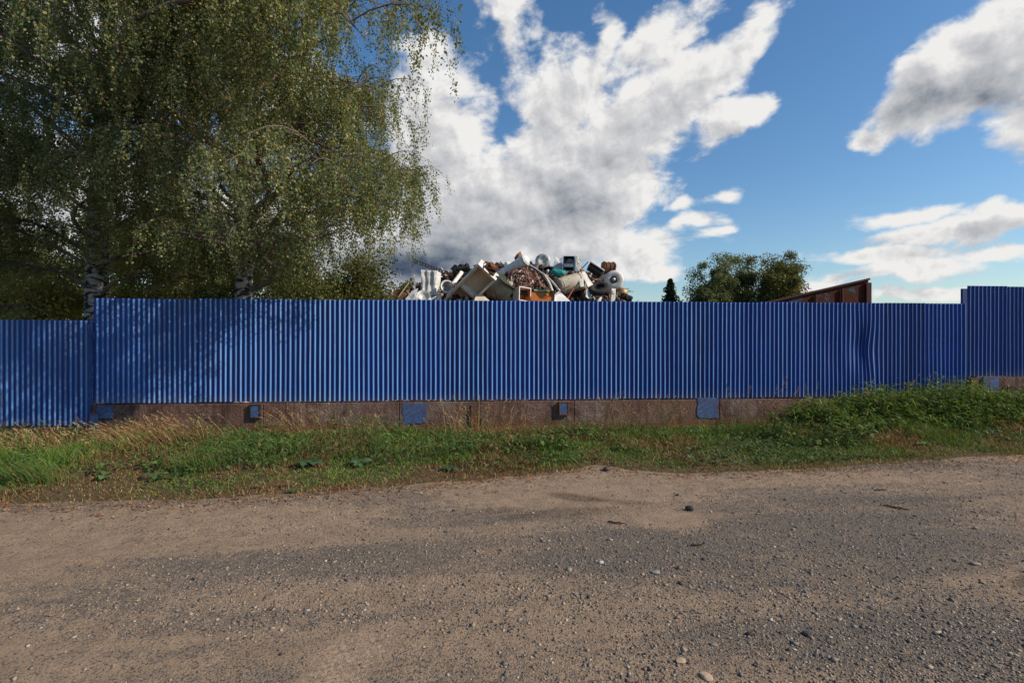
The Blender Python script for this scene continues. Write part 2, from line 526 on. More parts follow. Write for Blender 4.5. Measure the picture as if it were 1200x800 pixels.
def axis(lo, hi, fine_lo, fine_hi, step):
    a = list(np.arange(fine_lo, fine_hi + 1e-6, step))
    s, v = step, fine_lo
    left = []
    while v > lo:
        s *= 1.5
        v -= s
        left.append(max(v, lo))
    s, v = step, a[-1]
    right = []
    while v < hi:
        s *= 1.5
        v += s
        right.append(min(v, hi))
    return np.array(left[::-1] + a + right)

ground = grid_mesh('ground', axis(-1500, 1500, -16, 16, 0.14), axis(-600, 2500, 4.5, 14, 0.12), m_ground())
ground['kind'] = 'structure'
SX = axis(-300, 300, -14, 14, 0.07)
ts = np.concatenate([np.linspace(0, 0.55, 150), np.linspace(0.56, 1, 22)])
def road_y(X, T):
    wob = 0.10 * (fbm(X, X * 0, 2.2, 4) - 0.5) * 2 + 0.05 * (fbm(X, X * 0, 9, 5) - 0.5) * 2
    return (edge_y(X) + 0.16 + wob) * (1 - T) + (-7.5) * T
road = grid_mesh('road', SX, ts, m_road(), 0.012, road_y)
road['kind'] = 'structure'

# ------------------------------------------------------------------ loose stones, gravel, twigs and leaves on the road
def rocks(n, pos, size, flat=0.6):
    cube = np.array([[-1, -1, -1], [1, -1, -1], [1, 1, -1], [-1, 1, -1], [-1, -1, 1], [1, -1, 1], [1, 1, 1], [-1, 1, 1]], float)
    cf = np.array([[0, 3, 2, 1], [4, 5, 6, 7], [0, 1, 5, 4], [1, 2, 6, 5], [2, 3, 7, 6], [3, 0, 4, 7]])
    V = cube[None] * (0.62 + 0.55 * RNG.random((n, 8, 1))) + RNG.normal(0, 0.18, (n, 8, 3))
    V *= (np.stack([0.8 + 0.7 * RNG.random(n), 0.7 + 0.5 * RNG.random(n), flat * (0.6 + 0.6 * RNG.random(n))], -1))[:, None, :]
    a = RNG.random(n) * 2 * np.pi
    t = RNG.normal(0, 0.35, n)
    ca, sa, ct, st_ = np.cos(a), np.sin(a), np.cos(t), np.sin(t)
    x, y, z = V[..., 0].copy(), V[..., 1].copy(), V[..., 2].copy()
    y, z = y * ct[:, None] - z * st_[:, None], y * st_[:, None] + z * ct[:, None]
    x, y = x * ca[:, None] - y * sa[:, None], x * sa[:, None] + y * ca[:, None]
    V = np.stack([x, y, z], -1) * (size / 2)[:, None, None] + pos[:, None, :]
    F = (cf[None] + (np.arange(n) * 8)[:, None, None]).reshape(-1, 4)
    return V.reshape(-1, 3), F

def gravel_mask(x, y):
    g = 0.16 + 1.6 * (fbm(x * 0.32, y, 1.15, 21) - 0.42)
    for (cx, cy, rx, ry, s) in ((2.2, 4.5, 2.3, 0.75, 0.6), (0.2, 4.35, 1.8, 0.35, 0.4), (3.4, 5.4, 1.6, 0.5, 0.6), (2.4, 3.3, 2.4, 0.5, 0.4), (-2.2, 4.0, 1.5, 0.3, 0.4), (-3.0, 3.2, 1.5, 0.3, 0.4), (-1.2, 4.9, 1.2, 0.35, 0.4), (5.8, 5.6, 1.6, 0.9, 0.5),
                                (-4.6, 4.4, 1.6, 0.9, -0.5), (0.6, 6.1, 1.6, 0.7, -0.7), (1.55, 5.0, 0.4, 0.4, -0.6), (4.0, 6.5, 2.6, 0.3, -0.6)):
        g = g + s * np.exp(-((x - cx) / rx) ** 2 - ((y - cy) / ry) ** 2)
    lx = x * 0.145
    for (yc, w_, s_) in ((4.75, 0.24, -0.25), (3.15, 0.26, -0.25), (3.95, 0.3, 0.12)):
        g = g + s_ * np.exp(-((y - yc - lx) / w_) ** 2)
    g = g + 0.9 * (fbm(x, y, 5.0, 23) - 0.5)
    return np.clip(g, 0.04, 0.9)

n = 150000
yy = 2.3 + 6.0 * RNG.random(n) ** 1.45
xx = (RNG.random(n) * 2 - 1) * (yy * 1.08 + 0.6)
keep = (yy < edge_y(xx) + 0.1) & (RNG.random(n) < gravel_mask(xx, yy) * 0.9)
xx, yy = xx[keep], yy[keep]
sz = np.clip(np.exp(RNG.normal(math.log(0.0068), 0.44, len(xx))), 0.004, 0.032)
zz = gz(xx, yy) + 0.012 + sz * 0.12
pal = np.array([[.14, .125, .112], [.21, .18, .148], [.095, .085, .08], [.30, .235, .17], [.34, .265, .19], [.17, .13, .11], [.40, .35, .29], [.24, .15, .11]])
pr = np.array([.2, .2, .16, .16, .12, .1, .03, .03])
ci = RNG.choice(len(pal), len(xx), p=pr)
mb = MB()
V, F = rocks(len(xx), np.stack([xx, yy, zz], -1), sz)
mb.add(V, F, np.repeat(pal[ci] * (0.8 + 0.4 * RNG.random((len(xx), 1))), 6, 0))
M_STONE = m_tint('gravel_stone', 0.9, 0, 0.15)
grv = mb.build('gravel', M_STONE)
grv['kind'] = 'stuff'
grv['label'] = 'loose grey and tan gravel scattered over the dirt road'

def ground_pt(px, py, it=6):
    """point of the terrain seen at a given bearing"""
    Y = 600 * EYE / (py - 400)
    for _ in range(it):
        z = float(gz((px - 600) / 600 * Y, Y))
        Y = 600 * (EYE - z) / (py - 400)
    X = (px - 600) / 600 * Y
    return Vector((X, Y, float(gz(X, Y))))

M_STONES = {}
def stone(px, py, size, col, label, flat=0.6, seed=1):
    p = ground_pt(px, py)
    bm = bmesh.new()
    bmesh.ops.create_icosphere(bm, subdivisions=2, radius=size / 2)
    crumple(bm, size * 0.16, 2.2 / size, seed)
    for v in bm.verts:
        v.co.z *= flat
        v.co.x *= 1.25
    key = tuple(col)
    if key not in M_STONES:
        m, b, out = new_mat('stone')
        v = b.n('ShaderNodeTexCoord').outputs['Object']
        n1 = b.noise(v, 55, 5, 0.6)
        finish(b, out, b.mix(n1, tuple(c * 0.6 for c in col), tuple(c * 1.25 for c in col)), 0.9, 0, 0.15, n1, 0.4, 0.004)
        M_STONES[key] = m
    o = bm_obj('stone', bm, M_STONES[key], None, False, (p.x, p.y, p.z + 0.012 + size * flat * 0.3), (0, 0, seed * 1.3))
    tag(o, label, 'stone')
stone(808, 599, 0.075, (0.05, 0.042, 0.04), 'dark rounded stone lying by the pale sandy patch of the road', 0.75, 2)
stone(798, 777, 0.055, (0.42, 0.30, 0.20), 'flat tan stone at the bottom edge, left and rear of a pair', 0.35, 3)
stone(828, 796, 0.06, (0.46, 0.33, 0.22), 'flat tan stone at the very bottom edge, right and nearer of a pair', 0.35, 4)
stone(768, 673, 0.06, (0.24, 0.23, 0.225), 'flat pale grey stone in the middle of the gravel', 0.4, 5)
stone(945, 746, 0.04, (0.06, 0.055, 0.055), 'small dark stone in the nearest gravel right of centre', 0.6, 6)
stone(878, 746, 0.035, (0.05, 0.045, 0.045), 'small blackish stone left of the similar dark one near the camera', 0.6, 7)
stone(712, 552, 0.11, (0.10, 0.075, 0.065), 'brown lump of rubble at the notch in the grass edge', 0.7, 8)
stone(1143, 663, 0.055, (0.33, 0.27, 0.22), 'pale chip of stone on the right of the road', 0.5, 9)
stone(704, 661, 0.04, (0.45, 0.40, 0.36), 'small whitish pebble left of centre in the road', 0.6, 10)

M_BARK_D = m_worn('dark_twig', (0.06, 0.035, 0.022), 0.2, 0.9, 0, 0.4, 30)
def twig(px, py, ln, ang, label):
    p = ground_pt(px, py)
    bm = bmesh.new()
    pts = []
    for i in range(6):
        t = i / 5 - 0.5
        pts.append((t * ln, 0.03 * ln * math.sin(i * 2.1), 0.01 + 0.006 * (i % 2)))
    add_tube(bm, pts, [0.007, 0.008, 0.008, 0.007, 0.006, 0.004], 6)
    add_tube(bm, [pts[3], (pts[3][0] + 0.12 * ln, 0.13 * ln, 0.02)], 0.004, 5)
    tag(bm_obj('twig', bm, M_BARK_D, None, True, (p.x, p.y, p.z + 0.012), (0, 0, ang)), label, 'twig')
twig(1050, 597, 0.22, R(-42), 'dark fallen twig on the right side of the dirt road')
twig(817, 641, 0.11, R(8), 'short reddish brown stick below the dark rounded stone')
twig(722, 615, 0.16, R(-20), 'brown twig among the muddy scraps at the turn in')
twig(1032, 576, 0.14, R(3), 'thin brown stick lying near the right grass edge')

# dry fallen leaves along the grass edge
n = 2600
xx = RNG.random(n) * 17 - 8.5
off = np.abs(RNG.normal(0, 0.28, n))
yy = edge_y(xx) + 0.12 - off
far = RNG.random(n) < 0.08
yy = np.where(far, edge_y(xx) - 3.4 * RNG.random(n), yy)
L = (0.020 + 0.026 * RNG.random(n)) * np.where(far, 0.65, 1)
a = RNG.random(n) * 6.283
D = nrm(np.stack([np.cos(a), np.sin(a), RNG.normal(0.12, 0.18, n)], -1))
V, F, k = batch_blades(np.stack([xx, yy, gz(xx, yy) + 0.02], -1), D, L, L * 0.6, np.stack([0 * L, 0 * L, 0.3 * RNG.random(n)], -1), [0.2, 1, 0.75, 0.05], nrm(np.cross(D, np.array([0.1, 0.1, 1.0]))))
pal = np.array([[.30, .12, .035], [.22, .075, .03], [.38, .19, .07], [.14, .06, .03], [.33, .24, .12]])
mb = MB()
mb.add(V, F, np.repeat(pal[RNG.integers(0, 5, n)], k, 0))
o = mb.build('fallen_leaves', m_tint('dry_leaf', 0.8, 0.15))
o['kind'] = 'stuff'
o['label'] = 'dry orange and brown fallen leaves along the grass edge'

# ------------------------------------------------------------------ fence
def m_fence():
    m, b, out = new_mat('blue_sheet_paint')
    tc = b.n('ShaderNodeTexCoord').outputs['Object']
    rnd = b.n('ShaderNodeObjectInfo').outputs['Random']
    sp = b.n('ShaderNodeSeparateXYZ', {0: tc})
    off = b.n('ShaderNodeCombineXYZ', {0: b.m('MULTIPLY', rnd, 37.0), 1: 0.0, 2: b.m('MULTIPLY', rnd, 11.0)}).outputs[0]
    v = b.vm('ADD', tc, off)
    streak = b.noise(b.mapv(v, scale=(1, 1, 0.05)), 22, 5, 0.6)
    n1 = b.noise(v, 3.0, 6, 0.6, 0.3)
    n2 = b.noise(v, 26, 6, 0.7)
    c = b.mix(rnd, (0.005, 0.025, 0.165), (0.012, 0.049, 0.275))
    c = b.mix(b.sm(n1, 0.35, 0.7, 0, 0.5), c, (0.012, 0.044, 0.180))
    lit_flank = b.n('ShaderNodeAttribute', attribute_name='lit_flank').outputs['Fac']  # sunlit highlight painted into the colour of the right rib flanks
    highlight = b.mix(b.sm(streak, 0.45, 0.75), (0.12, 0.30, 0.62), (0.22, 0.32, 0.46))
    c = b.mix(b.m('MULTIPLY', lit_flank, b.sm(n1, 0.1, 0.6, 0.75, 1.0)), c, highlight)
    c = b.mix(b.sm(streak, 0.52, 0.72, 0, 0.5), c, (0.008, 0.026, 0.115))
    c = b.mix(b.sm(streak, 0.42, 0.30, 0, 0.28), c, (0.035, 0.075, 0.19))
    # road dust thrown on the foot of the sheets
    low = b.sm(b.m('MULTIPLY_ADD', n1, 0.5, sp.outputs[2]), 0.50, 0.12, 0, 0.4)
    c = b.mix(low, c, (0.22, 0.20, 0.20))
    # rust spots and runs
    rs = b.noise(b.mapv(v, scale=(1, 1, 0.45)), 9, 7, 0.72)
    rust = b.sm(rs, 0.675, 0.735)
    c = b.mix(rust, c, b.mix(n2, (0.10, 0.035, 0.015), (0.28, 0.12, 0.045)))
    # screw heads along the two rails, with a little rust under them
    mx_ = b.m('ABSOLUTE', b.m('SUBTRACT', b.m('MODULO', sp.outputs[0], 0.282), 0.054))
    for zs_ in (0.06, 1.84):
        hd = b.m('MULTIPLY', b.m('LESS_THAN', mx_, 0.007), b.m('LESS_THAN', b.m('ABSOLUTE', b.m('SUBTRACT', sp.outputs[2], zs_)), 0.008))
        dr = b.m('MULTIPLY', b.m('LESS_THAN', mx_, 0.005), b.sm(b.m('SUBTRACT', sp.outputs[2], zs_), -0.12, 0.0))
        dr = b.m('MULTIPLY', b.m('MULTIPLY', dr, b.m('LESS_THAN', sp.outputs[2], zs_)), b.sm(n1, 0.5, 0.65, 0, 0.6))
        c = b.mix(hd, c, (0.16, 0.13, 0.12))
        c = b.mix(dr, c, (0.20, 0.09, 0.04))
    run = b.m('MULTIPLY', b.sm(b.noise(b.mapv(v, scale=(1, 1, 0.02)), 12, 3, 0.6), 0.70, 0.76), b.sm(n1, 0.4, 0.6, 0, 0.5))
    c = b.mix(run, c, (0.30, 0.20, 0.10))
    finish(b, out, c, b.m('MULTIPLY_ADD', rnd, 0.10, b.sm(n1, 0.3, 0.7, 0.40, 0.52)), 0, 0.30, n2, 0.05, 0.003)
    return m
M_FENCE = m_fence()
M_BLUESTEEL = m_worn('blue_steel', (0.05, 0.13, 0.30), 0.62, 0.6, 0, 0.45, 9)
M_DARKSTEEL = m_worn('dark_rusty_steel', (0.03, 0.026, 0.024), 0.5, 0.8)

def m_plinth():
    m, b, out = new_mat('weathered_concrete')
    v = b.n('ShaderNodeTexCoord').outputs['Object']
    sp = b.n('ShaderNodeSeparateXYZ', {0: v})
    n1 = b.noise(v, 2.2, 7, 0.6, 0.5)
    n2 = b.noise(v, 30, 6, 0.7)
    st = b.noise(b.mapv(v, scale=(1, 1, 0.08)), 12, 5, 0.6)
    hz = b.noise(b.mapv(v, scale=(0.15, 1, 6)), 3, 4, 0.6)
    c = b.mix(b.sm(n1, 0.3, 0.7), (0.13, 0.074, 0.058), (0.24, 0.155, 0.125))
    c = b.mix(b.sm(st, 0.48, 0.66, 0, 0.8), c, (0.075, 0.040, 0.034))
    c = b.mix(b.sm(hz, 0.55, 0.72, 0, 0.45), c, (0.11, 0.075, 0.065))
    c = b.mix(b.sm(n2, 0.54, 0.68, 0, 0.8), c, (0.05, 0.03, 0.026))
    c = b.mix(b.sm(n2, 0.40, 0.30, 0, 0.6), c, (0.42, 0.33, 0.28))
    big = b.noise(v, 1.1, 4, 0.55)
    c = b.mix(b.sm(big, 0.48, 0.66, 0, 0.75), c, (0.19, 0.100, 0.075))
    c = b.mix(b.sm(big, 0.44, 0.32, 0, 0.6), c, (0.26, 0.20, 0.175))
    foot = b.sm(b.m('MULTIPLY_ADD', n1, 0.22, sp.outputs[2]), 0.30, 0.14)
    c = b.mix(b.m('MULTIPLY', foot, 0.75), c, (0.22, 0.075, 0.04))
    finish(b, out, c, 0.95, 0, 0.12, b.m('MULTIPLY_ADD', n1, 2.0, n2), 1.0, 0.05)
    return m
M_PLINTH = m_plinth()

PITCH = 0.094
RIBS = 10
SW = PITCH * RIBS
PROF = [(0.000, 0.0), (0.041, 0.0), (0.0415, 0.0005), (0.046, 0.0225), (0.0465, 0.023), (0.061, 0.023), (0.067, 0.0205), (0.074, 0.0145), (0.081, 0.008), (0.088, 0.002)]   # valley, steep left flank, crest, wide flank to the next valley (0.094)

def sheet(parent, u0, z0, h, rows=10, dent=None, seed=0, ribs=RIBS):
    """one profiled sheet; local x along the fence, local -y to the road"""
    rs = np.random.default_rng(seed)
    us, ds, wr = [], [], []
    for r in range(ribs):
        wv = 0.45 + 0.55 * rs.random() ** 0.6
        wr += [0, 0, 0, 0, 0.05, 0.55 * wv, wv, wv, 0.45 * wv, 0.0]  # strength of the painted highlight per face, right flank only
        kd, ku = 1 + rs.normal(0, 0.09), rs.normal(0, 0.0016)
        for (a_, d_) in PROF:
            us.append(r * PITCH + a_ + ku)
            ds.append(d_ * kd)
    us.append(ribs * PITCH + 0.006)
    ds.append(0.0)
    us, ds = np.array(us), np.array(ds)
    zs = np.linspace(0, h, rows)
    Ug, Zg = np.meshgrid(us, zs, indexing='ij')
    Dg = np.repeat(ds[:, None], rows, 1)
    Dg = Dg + 0.005 * (fbm(Ug, Zg, 2.2, seed) - 0.5) * 2
    Ug = Ug + 0.0035 * (fbm(Ug * 0 + Ug * 0.8, Zg, 1.6, seed + 5) - 0.5) * 2
    lean = rs.normal(0, 0.0015)
    Ug = Ug + lean * Zg
    if dent is not None:
        for (du, dz, ru, rz, au, ad) in dent:
            w = np.exp(-((Ug - du) / ru) ** 2 - ((Zg - dz) / rz) ** 2)
            Ug = Ug + au * w
            Dg = Dg + ad * w
    V = np.stack([Ug, -Dg, Zg], -1).reshape(-1, 3)
    i = np.arange(len(us) * rows).reshape(len(us), rows)
    F = np.stack([i[:-1, :-1], i[1:, :-1], i[1:, 1:], i[:-1, 1:]], -1).reshape(-1, 4)
    return np_mesh('metal_sheet', V, F, M_FENCE, parent, attrs={'lit_flank': np.repeat(np.array(wr), rows - 1)}, smooth=True, loc=(u0, rs.normal(0, 0.0025), z0 + rs.normal(0, 0.004)))

def fence(label, u0, nsheets, zb, h, posts, dents=None, seed=0, dropped=(), last=RIBS):
    o = A0 + U * u0
    t = thing('fence', label, 'fence', (o.x, o.y, zb), (0, 0, FY), 'blue corrugated fence sections')
    del t['group']
    for i in range(nsheets):
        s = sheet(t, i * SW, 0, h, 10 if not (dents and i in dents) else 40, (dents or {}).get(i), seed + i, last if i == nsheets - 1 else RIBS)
    W = (nsheets - 1) * SW + last * PITCH
    for zz_ in (0.0, h - 0.18):
        bm = bmesh.new()
        add_box(bm, (W / 2, 0.045, zz_ + 0.04), (W - 0.02, 0.05, 0.06))
        bm_obj('rail', bm, M_DARKSTEEL, t)
    for pu in posts:
        bm = bmesh.new()
        add_box(bm, (pu - u0, 0.115, h / 2 - 0.15), (0.08, 0.08, h + 0.2), bevel=0.008)
        bm_obj('post', bm, M_BLUESTEEL, t)
    return t

ZB, H = 0.575, 1.995     # bottom of the middle section, sheet height
ULEN = 19 * SW
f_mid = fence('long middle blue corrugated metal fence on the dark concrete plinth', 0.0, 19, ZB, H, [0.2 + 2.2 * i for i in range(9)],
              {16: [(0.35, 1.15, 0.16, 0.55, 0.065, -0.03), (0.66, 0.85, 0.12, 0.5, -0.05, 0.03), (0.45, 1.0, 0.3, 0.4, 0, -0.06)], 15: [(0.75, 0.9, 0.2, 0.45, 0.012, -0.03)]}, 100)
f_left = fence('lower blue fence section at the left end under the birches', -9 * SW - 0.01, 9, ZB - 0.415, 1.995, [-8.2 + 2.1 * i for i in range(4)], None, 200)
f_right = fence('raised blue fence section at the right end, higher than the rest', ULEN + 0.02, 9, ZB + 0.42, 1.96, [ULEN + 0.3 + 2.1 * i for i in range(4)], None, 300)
M_STRIP = m_worn('blue_strip_paint', (0.016, 0.055, 0.20), 0.05, 0.55, 0, 0.3, 9)
# step pieces: flat end strips where the sections change height
bm = bmesh.new()
add_box(bm, (-0.045, -0.032, 0.78), (0.075, 0.014, 2.47), bevel=0.003)
bm_obj('end_strip', bm, M_STRIP, f_mid, loc=(0, 0, -0.48))
bm = bmesh.new()
add_box(bm, (-0.02, 0.02, 0.93), (0.16, 0.05, 1.94), bevel=0.004)
bm_obj('end_strip', bm, M_STRIP, f_right)

def plinth_piece(parent, u0, u1, h, depth=0.24, seed=1):
    bm = bmesh.new()
    add_box(bm, ((u0 + u1) / 2, 0, h / 2 - 0.2), (u1 - u0 - 0.012, depth, h + 0.4), bevel=0.008)
    es = [e for e in bm.edges if abs((e.verts[0].co - e.verts[1].co).x) > 0.3]
    bmesh.ops.subdivide_edges(bm, edges=es, cuts=14, use_grid_fill=True)
    from mathutils import noise
    for v in bm.verts:
        if v.co.z > h - 0.05:
            v.co.z += 0.006 * noise.noise(Vector((v.co.x * 4, v.co.y * 4, seed)))
        v.co.y += 0.014 * noise.noise(Vector((v.co.x * 2.5, v.co.z * 5, seed * 2.0)))
    return bm_obj('panel', bm, M_PLINTH, parent)

def plinth(label, u0, joints, top, z0=0.0):
    o = A0 + U * u0 + NF * (-0.045)
    t = thing('concrete_plinth', label, 'wall', (o.x, o.y, z0), (0, 0, FY))
    for i in range(len(joints) - 1):
        plinth_piece(t, joints[i], joints[i + 1], top - z0, seed=i + 1)
    return t
p_mid = plinth('long dark brown concrete plinth under the middle fence', 0, [0.0, 3.15, 5.75, 7.35, 9.25, 12.3, 14.6, ULEN], ZB - 0.028)
p_left = plinth('low concrete plinth under the left fence behind dry grass', -9 * SW, [0, 3.1, 6.0, 9 * SW - 0.02], ZB - 0.415 - 0.03, -0.3)
p_right = plinth('stepped up concrete plinth under the raised right fence', ULEN, [0.03, 3, 6, 9 * SW], ZB + 0.42 - 0.03)

def plate(parent, u, zc, w, h, m=M_BLUESTEEL, name='post_foot', ragged=0.0, d=0.02, face=-0.12):
    bm = bmesh.new()
    add_box(bm, (0, 0, 0), (w, d, h))
    if ragged:
        es = bm.edges[:]
        bmesh.ops.subdivide_edges(bm, edges=es, cuts=6, use_grid_fill=True)
        from mathutils import noise
        for v in bm.verts:
            nn = noise.noise_vector(Vector((v.co.x * 14, v.co.z * 14, u)))
            if abs(v.co.x) > w * 0.4 or v.co.z < -h * 0.4:
                v.co.x += nn.x * ragged
                v.co.z += nn.z * ragged
    return bm_obj(name, bm, m, parent, loc=(u, face - d / 2, zc))
# blue painted steel feet and boxes let into the plinth
def u_of(px):
    k = (px - 600) / 600
    s = (k * A0.y - A0.x) / (math.cos(FY) - k * math.sin(FY))
    return s
plate(p_mid, u_of(127), 0.42, 0.30, 0.24, ragged=0.0)
plate(p_mid, u_of(115), 0.16, 0.13, 0.5, d=0.05)
plate(p_mid, u_of(487), 0.33, 0.47, 0.40, ragged=0.05, d=0.012)
plate(p_mid, u_of(827), 0.38, 0.44, 0.42, ragged=0.06, d=0.012)
plate(p_right, u_of(1156) - ULEN, 0.72, 0.36, 0.55, d=0.03)
plate(p_right, u_of(1178) - ULEN, 0.72, 0.18, 0.14, m=M_DARKSTEEL, name='bracket', d=0.06)
bm = bmesh.new()
add_box(bm, (0, 0, 0), (0.10, 0.04, 0.42), bevel=0.006)
bm_obj('pilaster', bm, M_PLINTH, p_mid, loc=(u_of(555), -0.135, 0.28))
M_RUSTBOX = m_worn('rust_frame', (0.20, 0.075, 0.035), 0.4, 0.85)
for px in (660, 302):
    u = u_of(px)
    bm = bmesh.new()
    for (cx, cz, sx, szz) in ((-0.09, 0, 0.02, 0.27), (0.09, 0, 0.02, 0.27), (0, -0.125, 0.16, 0.02), (0, 0.125, 0.16, 0.02)):
        add_box(bm, (cx, 0, cz), (sx, 0.07, szz))
    f = bm_obj('wall_box', bm, M_RUSTBOX if px == 660 else M_DARKSTEEL, p_mid, loc=(u, -0.137, 0.405))
    bm = bmesh.new()
    add_box(bm, (0, -0.012, 0), (0.158, 0.03, 0.228))
    bm_obj('lid', bm, M_BLUESTEEL, f)

# ------------------------------------------------------------------ verge plants
def verge_sample(n, t0=0.0, t1=1.0, x0=-11.5, x1=11.5):
    x = x0 + (x1 - x0) * RNG.random(n)
    t = t0 + (t1 - t0) * RNG.random(n)
    e, f = edge_y(x), fence_y(x) - 0.22
    return x, e + (f - e) * t, t

M_GRASS = m_tint('grass_blade', 0.6, 0.25, 0.25)
mb = MB()
G1 = np.array([0.090, 0.175, 0.024])
G2 = np.array([0.185, 0.255, 0.045])
G3 = np.array([0.045, 0.095, 0.026])
BR = np.array([0.235, 0.130, 0.055])
RB = np.array([0.150, 0.065, 0.034])
ST = np.array([0.36, 0.255, 0.120])
n = 190000
x, y, t = verge_sample(n)
e = (fbm(x, x * 0, 2.2, 4) - 0.5) * 0.2
y = y + e * (1 - t)
lush = fbm(x, y, 0.7, 31)
dry = fbm(x, y, 1.1, 37)
leftshade = sstep(-4.0, -6.5, x)
dens = np.where(t < 0.10, 0.40 * (t / 0.10) + 0.40, 0.9 * (0.5 + lush)) * (0.45 + 0.55 * sstep(0.36, 0.5, fbm(x, y, 0.8, 78)))
tall = 0.045 + 0.10 * sstep(0.05, 0.5, t) + 0.10 * sstep(0.55, 0.95, t) * lush
patch = fbm(x, y, 0.45, 77)
tall = tall * (0.30 + 1.25 * lush) * (0.55 + 0.9 * sstep(0.35, 0.65, patch))
tall = tall * (1 - 0.72 * sstep(0.74, 0.95, t) * sstep(7.0, 5.0, np.abs(x)))
keep = RNG.random(n) < dens
x, y, t, lush, dry, tall, leftshade = [q[keep] for q in (x, y, t, lush, dry, tall, leftshade)]
n = len(x)
L = tall * (0.5 + 1.0 * RNG.random(n))
D = nrm(np.stack([RNG.normal(0, 0.38, n), RNG.normal(0, 0.38, n), np.ones(n)], -1))
bend = np.stack([RNG.normal(-0.06, 0.35, n), RNG.normal(0, 0.35, n), -0.25 * RNG.random(n)], -1)
W = 0.005 + 0.006 * RNG.random(n)
V, F, k = batch_blades(np.stack([x, y, gz(x, y)], -1), D, L, W, bend, [0.8, 1.0, 0.65, 0.05])
r = RNG.random((n, 1))
col = G1 * (1 - r) + G2 * r
col = np.where(RNG.random((n, 1)) < 0.3, G3, col)
pdry = np.clip(0.12 + 0.85 * sstep(0.17, 0.0, t) + 0.70 * sstep(0.46, 0.62, dry) + 0.18 * sstep(0.75, 1.0, t) - 0.15 * leftshade, 0, 0.95)
isdry = RNG.random(n) < pdry
q = RNG.random((n, 1))
dcol = np.where(q < 0.45, BR, np.where(q < 0.8, RB, ST))
col = np.where(isdry[:, None], dcol, col) * (0.75 + 0.5 * RNG.random((n, 1)))
mb.add(V, F, np.repeat(col, k, 0))
grass = mb.build('grass', M_GRASS)
grass['kind'] = 'stuff'
grass['label'] = 'green and browned grass growing on the road verge'

# clover-like low leaves mixed in the grass
mb = MB()
n = 26000
x, y, t = verge_sample(n, 0.10, 0.97)
lf = fbm(x, y, 0.9, 55)
keep = RNG.random(n) < sstep(0.42, 0.68, lf)
x, y, t = x[keep], y[keep], t[keep]
n = len(x)
h = 0.04 + 0.14 * RNG.random(n) * (0.4 + t)
a = RNG.random(n) * 6.283
D = nrm(np.stack([np.cos(a), np.sin(a), RNG.normal(0.35, 0.4, n)], -1))
L = 0.03 + 0.05 * RNG.random(n)
V, F, k = batch_blades(np.stack([x, y, gz(x, y) + h], -1), D, L, L * 0.55, np.stack([0 * L, 0 * L, -0.3 - 0.3 * RNG.random(n)], -1), [0.15, 0.9, 1.0, 0.1], nrm(np.cross(D, np.array([0.05, 0.1, 1.0]))))
r = RNG.random((n, 1))
mb.add(V, F, np.repeat((np.array([0.05, 0.115, 0.03]) * (1 - r) + np.array([0.095, 0.155, 0.04]) * r), k, 0))
o = mb.build('low_weeds', M_GRASS)
o['kind'] = 'stuff'
o['label'] = 'low broad leaved weeds scattered through the verge grass'

# tall rank weeds in front of the right part of the fence
mb = MB()
n = 2600
x = 4.6 + 8.0 * RNG.random(n)
t = 0.50 + 0.48 * RNG.random(n)
ok = (x > 5.35 + 1.3 * (1 - t) * RNG.random(n)) | (RNG.random(n) < 0.10)
x, t = x[ok], t[ok]
n = len(x)
e, f = edge_y(x), fence_y(x) - 0.25
y = e + (f - e) * t
hh = (0.92 - 0.22 * sstep(8.5, 10.5, x)) * (0.30 + 0.50 * RNG.random(n)) * (0.35 + 0.65 * sstep(0.50, 0.66, t)) * (0.45 + 0.55 * sstep(4.9, 6.2, x)) * (0.45 + 1.05 * fbm(x, y, 1.5, 61))
D = nrm(np.stack([RNG.normal(-0.03, 0.2, n), RNG.normal(-0.08, 0.2, n), np.ones(n)], -1))
base = np.stack([x, y, gz(x, y)], -1)
bend = np.stack([RNG.normal(0, 0.15, n), RNG.normal(0, 0.15, n), 0 * x], -1)
V, F, k = batch_blades(base, D, hh, np.full(n, 0.007), bend, [1, 0.9, 0.7, 0.2])
mb.add(V, F, np.repeat(np.where(RNG.random((n, 1)) < 0.8, [[0.06, 0.10, 0.025]], [[0.2, 0.14, 0.06]]), k, 0))
m_ = 15
tt = RNG.random((n, m_)) * 0.85 + 0.13
pb = base[:, None] + D[:, None] * (hh[:, None] * tt)[..., None] + bend[:, None] * (hh[:, None] * tt ** 2)[..., None]
pb = pb.reshape(-1, 3)
N = len(pb)
a = RNG.random(N) * 6.283
D2 = nrm(np.stack([np.cos(a), np.sin(a), 0.5 + 0.9 * RNG.random(N)], -1))
L2 = 0.10 + 0.20 * RNG.random(N)
V, F, k = batch_blades(pb, D2, L2, 0.014 + 0.014 * RNG.random(N), np.stack([0 * a, 0 * a, -0.5 - 0.4 * RNG.random(N)], -1), [0.3, 1.0, 0.85, 0.45, 0.04], nrm(np.cross(D2, np.array([0.05, 0.12, 1.0])) + RNG.normal(0, 0.25, (N, 3))))
r = RNG.random((N, 1))
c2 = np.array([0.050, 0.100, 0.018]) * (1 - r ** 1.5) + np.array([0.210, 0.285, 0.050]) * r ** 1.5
c2 = np.where(RNG.random((N, 1)) < 0.06, [[0.2, 0.15, 0.05]], c2) * (0.45 + 0.65 * tt.reshape(-1, 1))  # leaf colour darkened towards the stem foot, shade painted in for depth
mb.add(V, F, np.repeat(c2, k, 0))
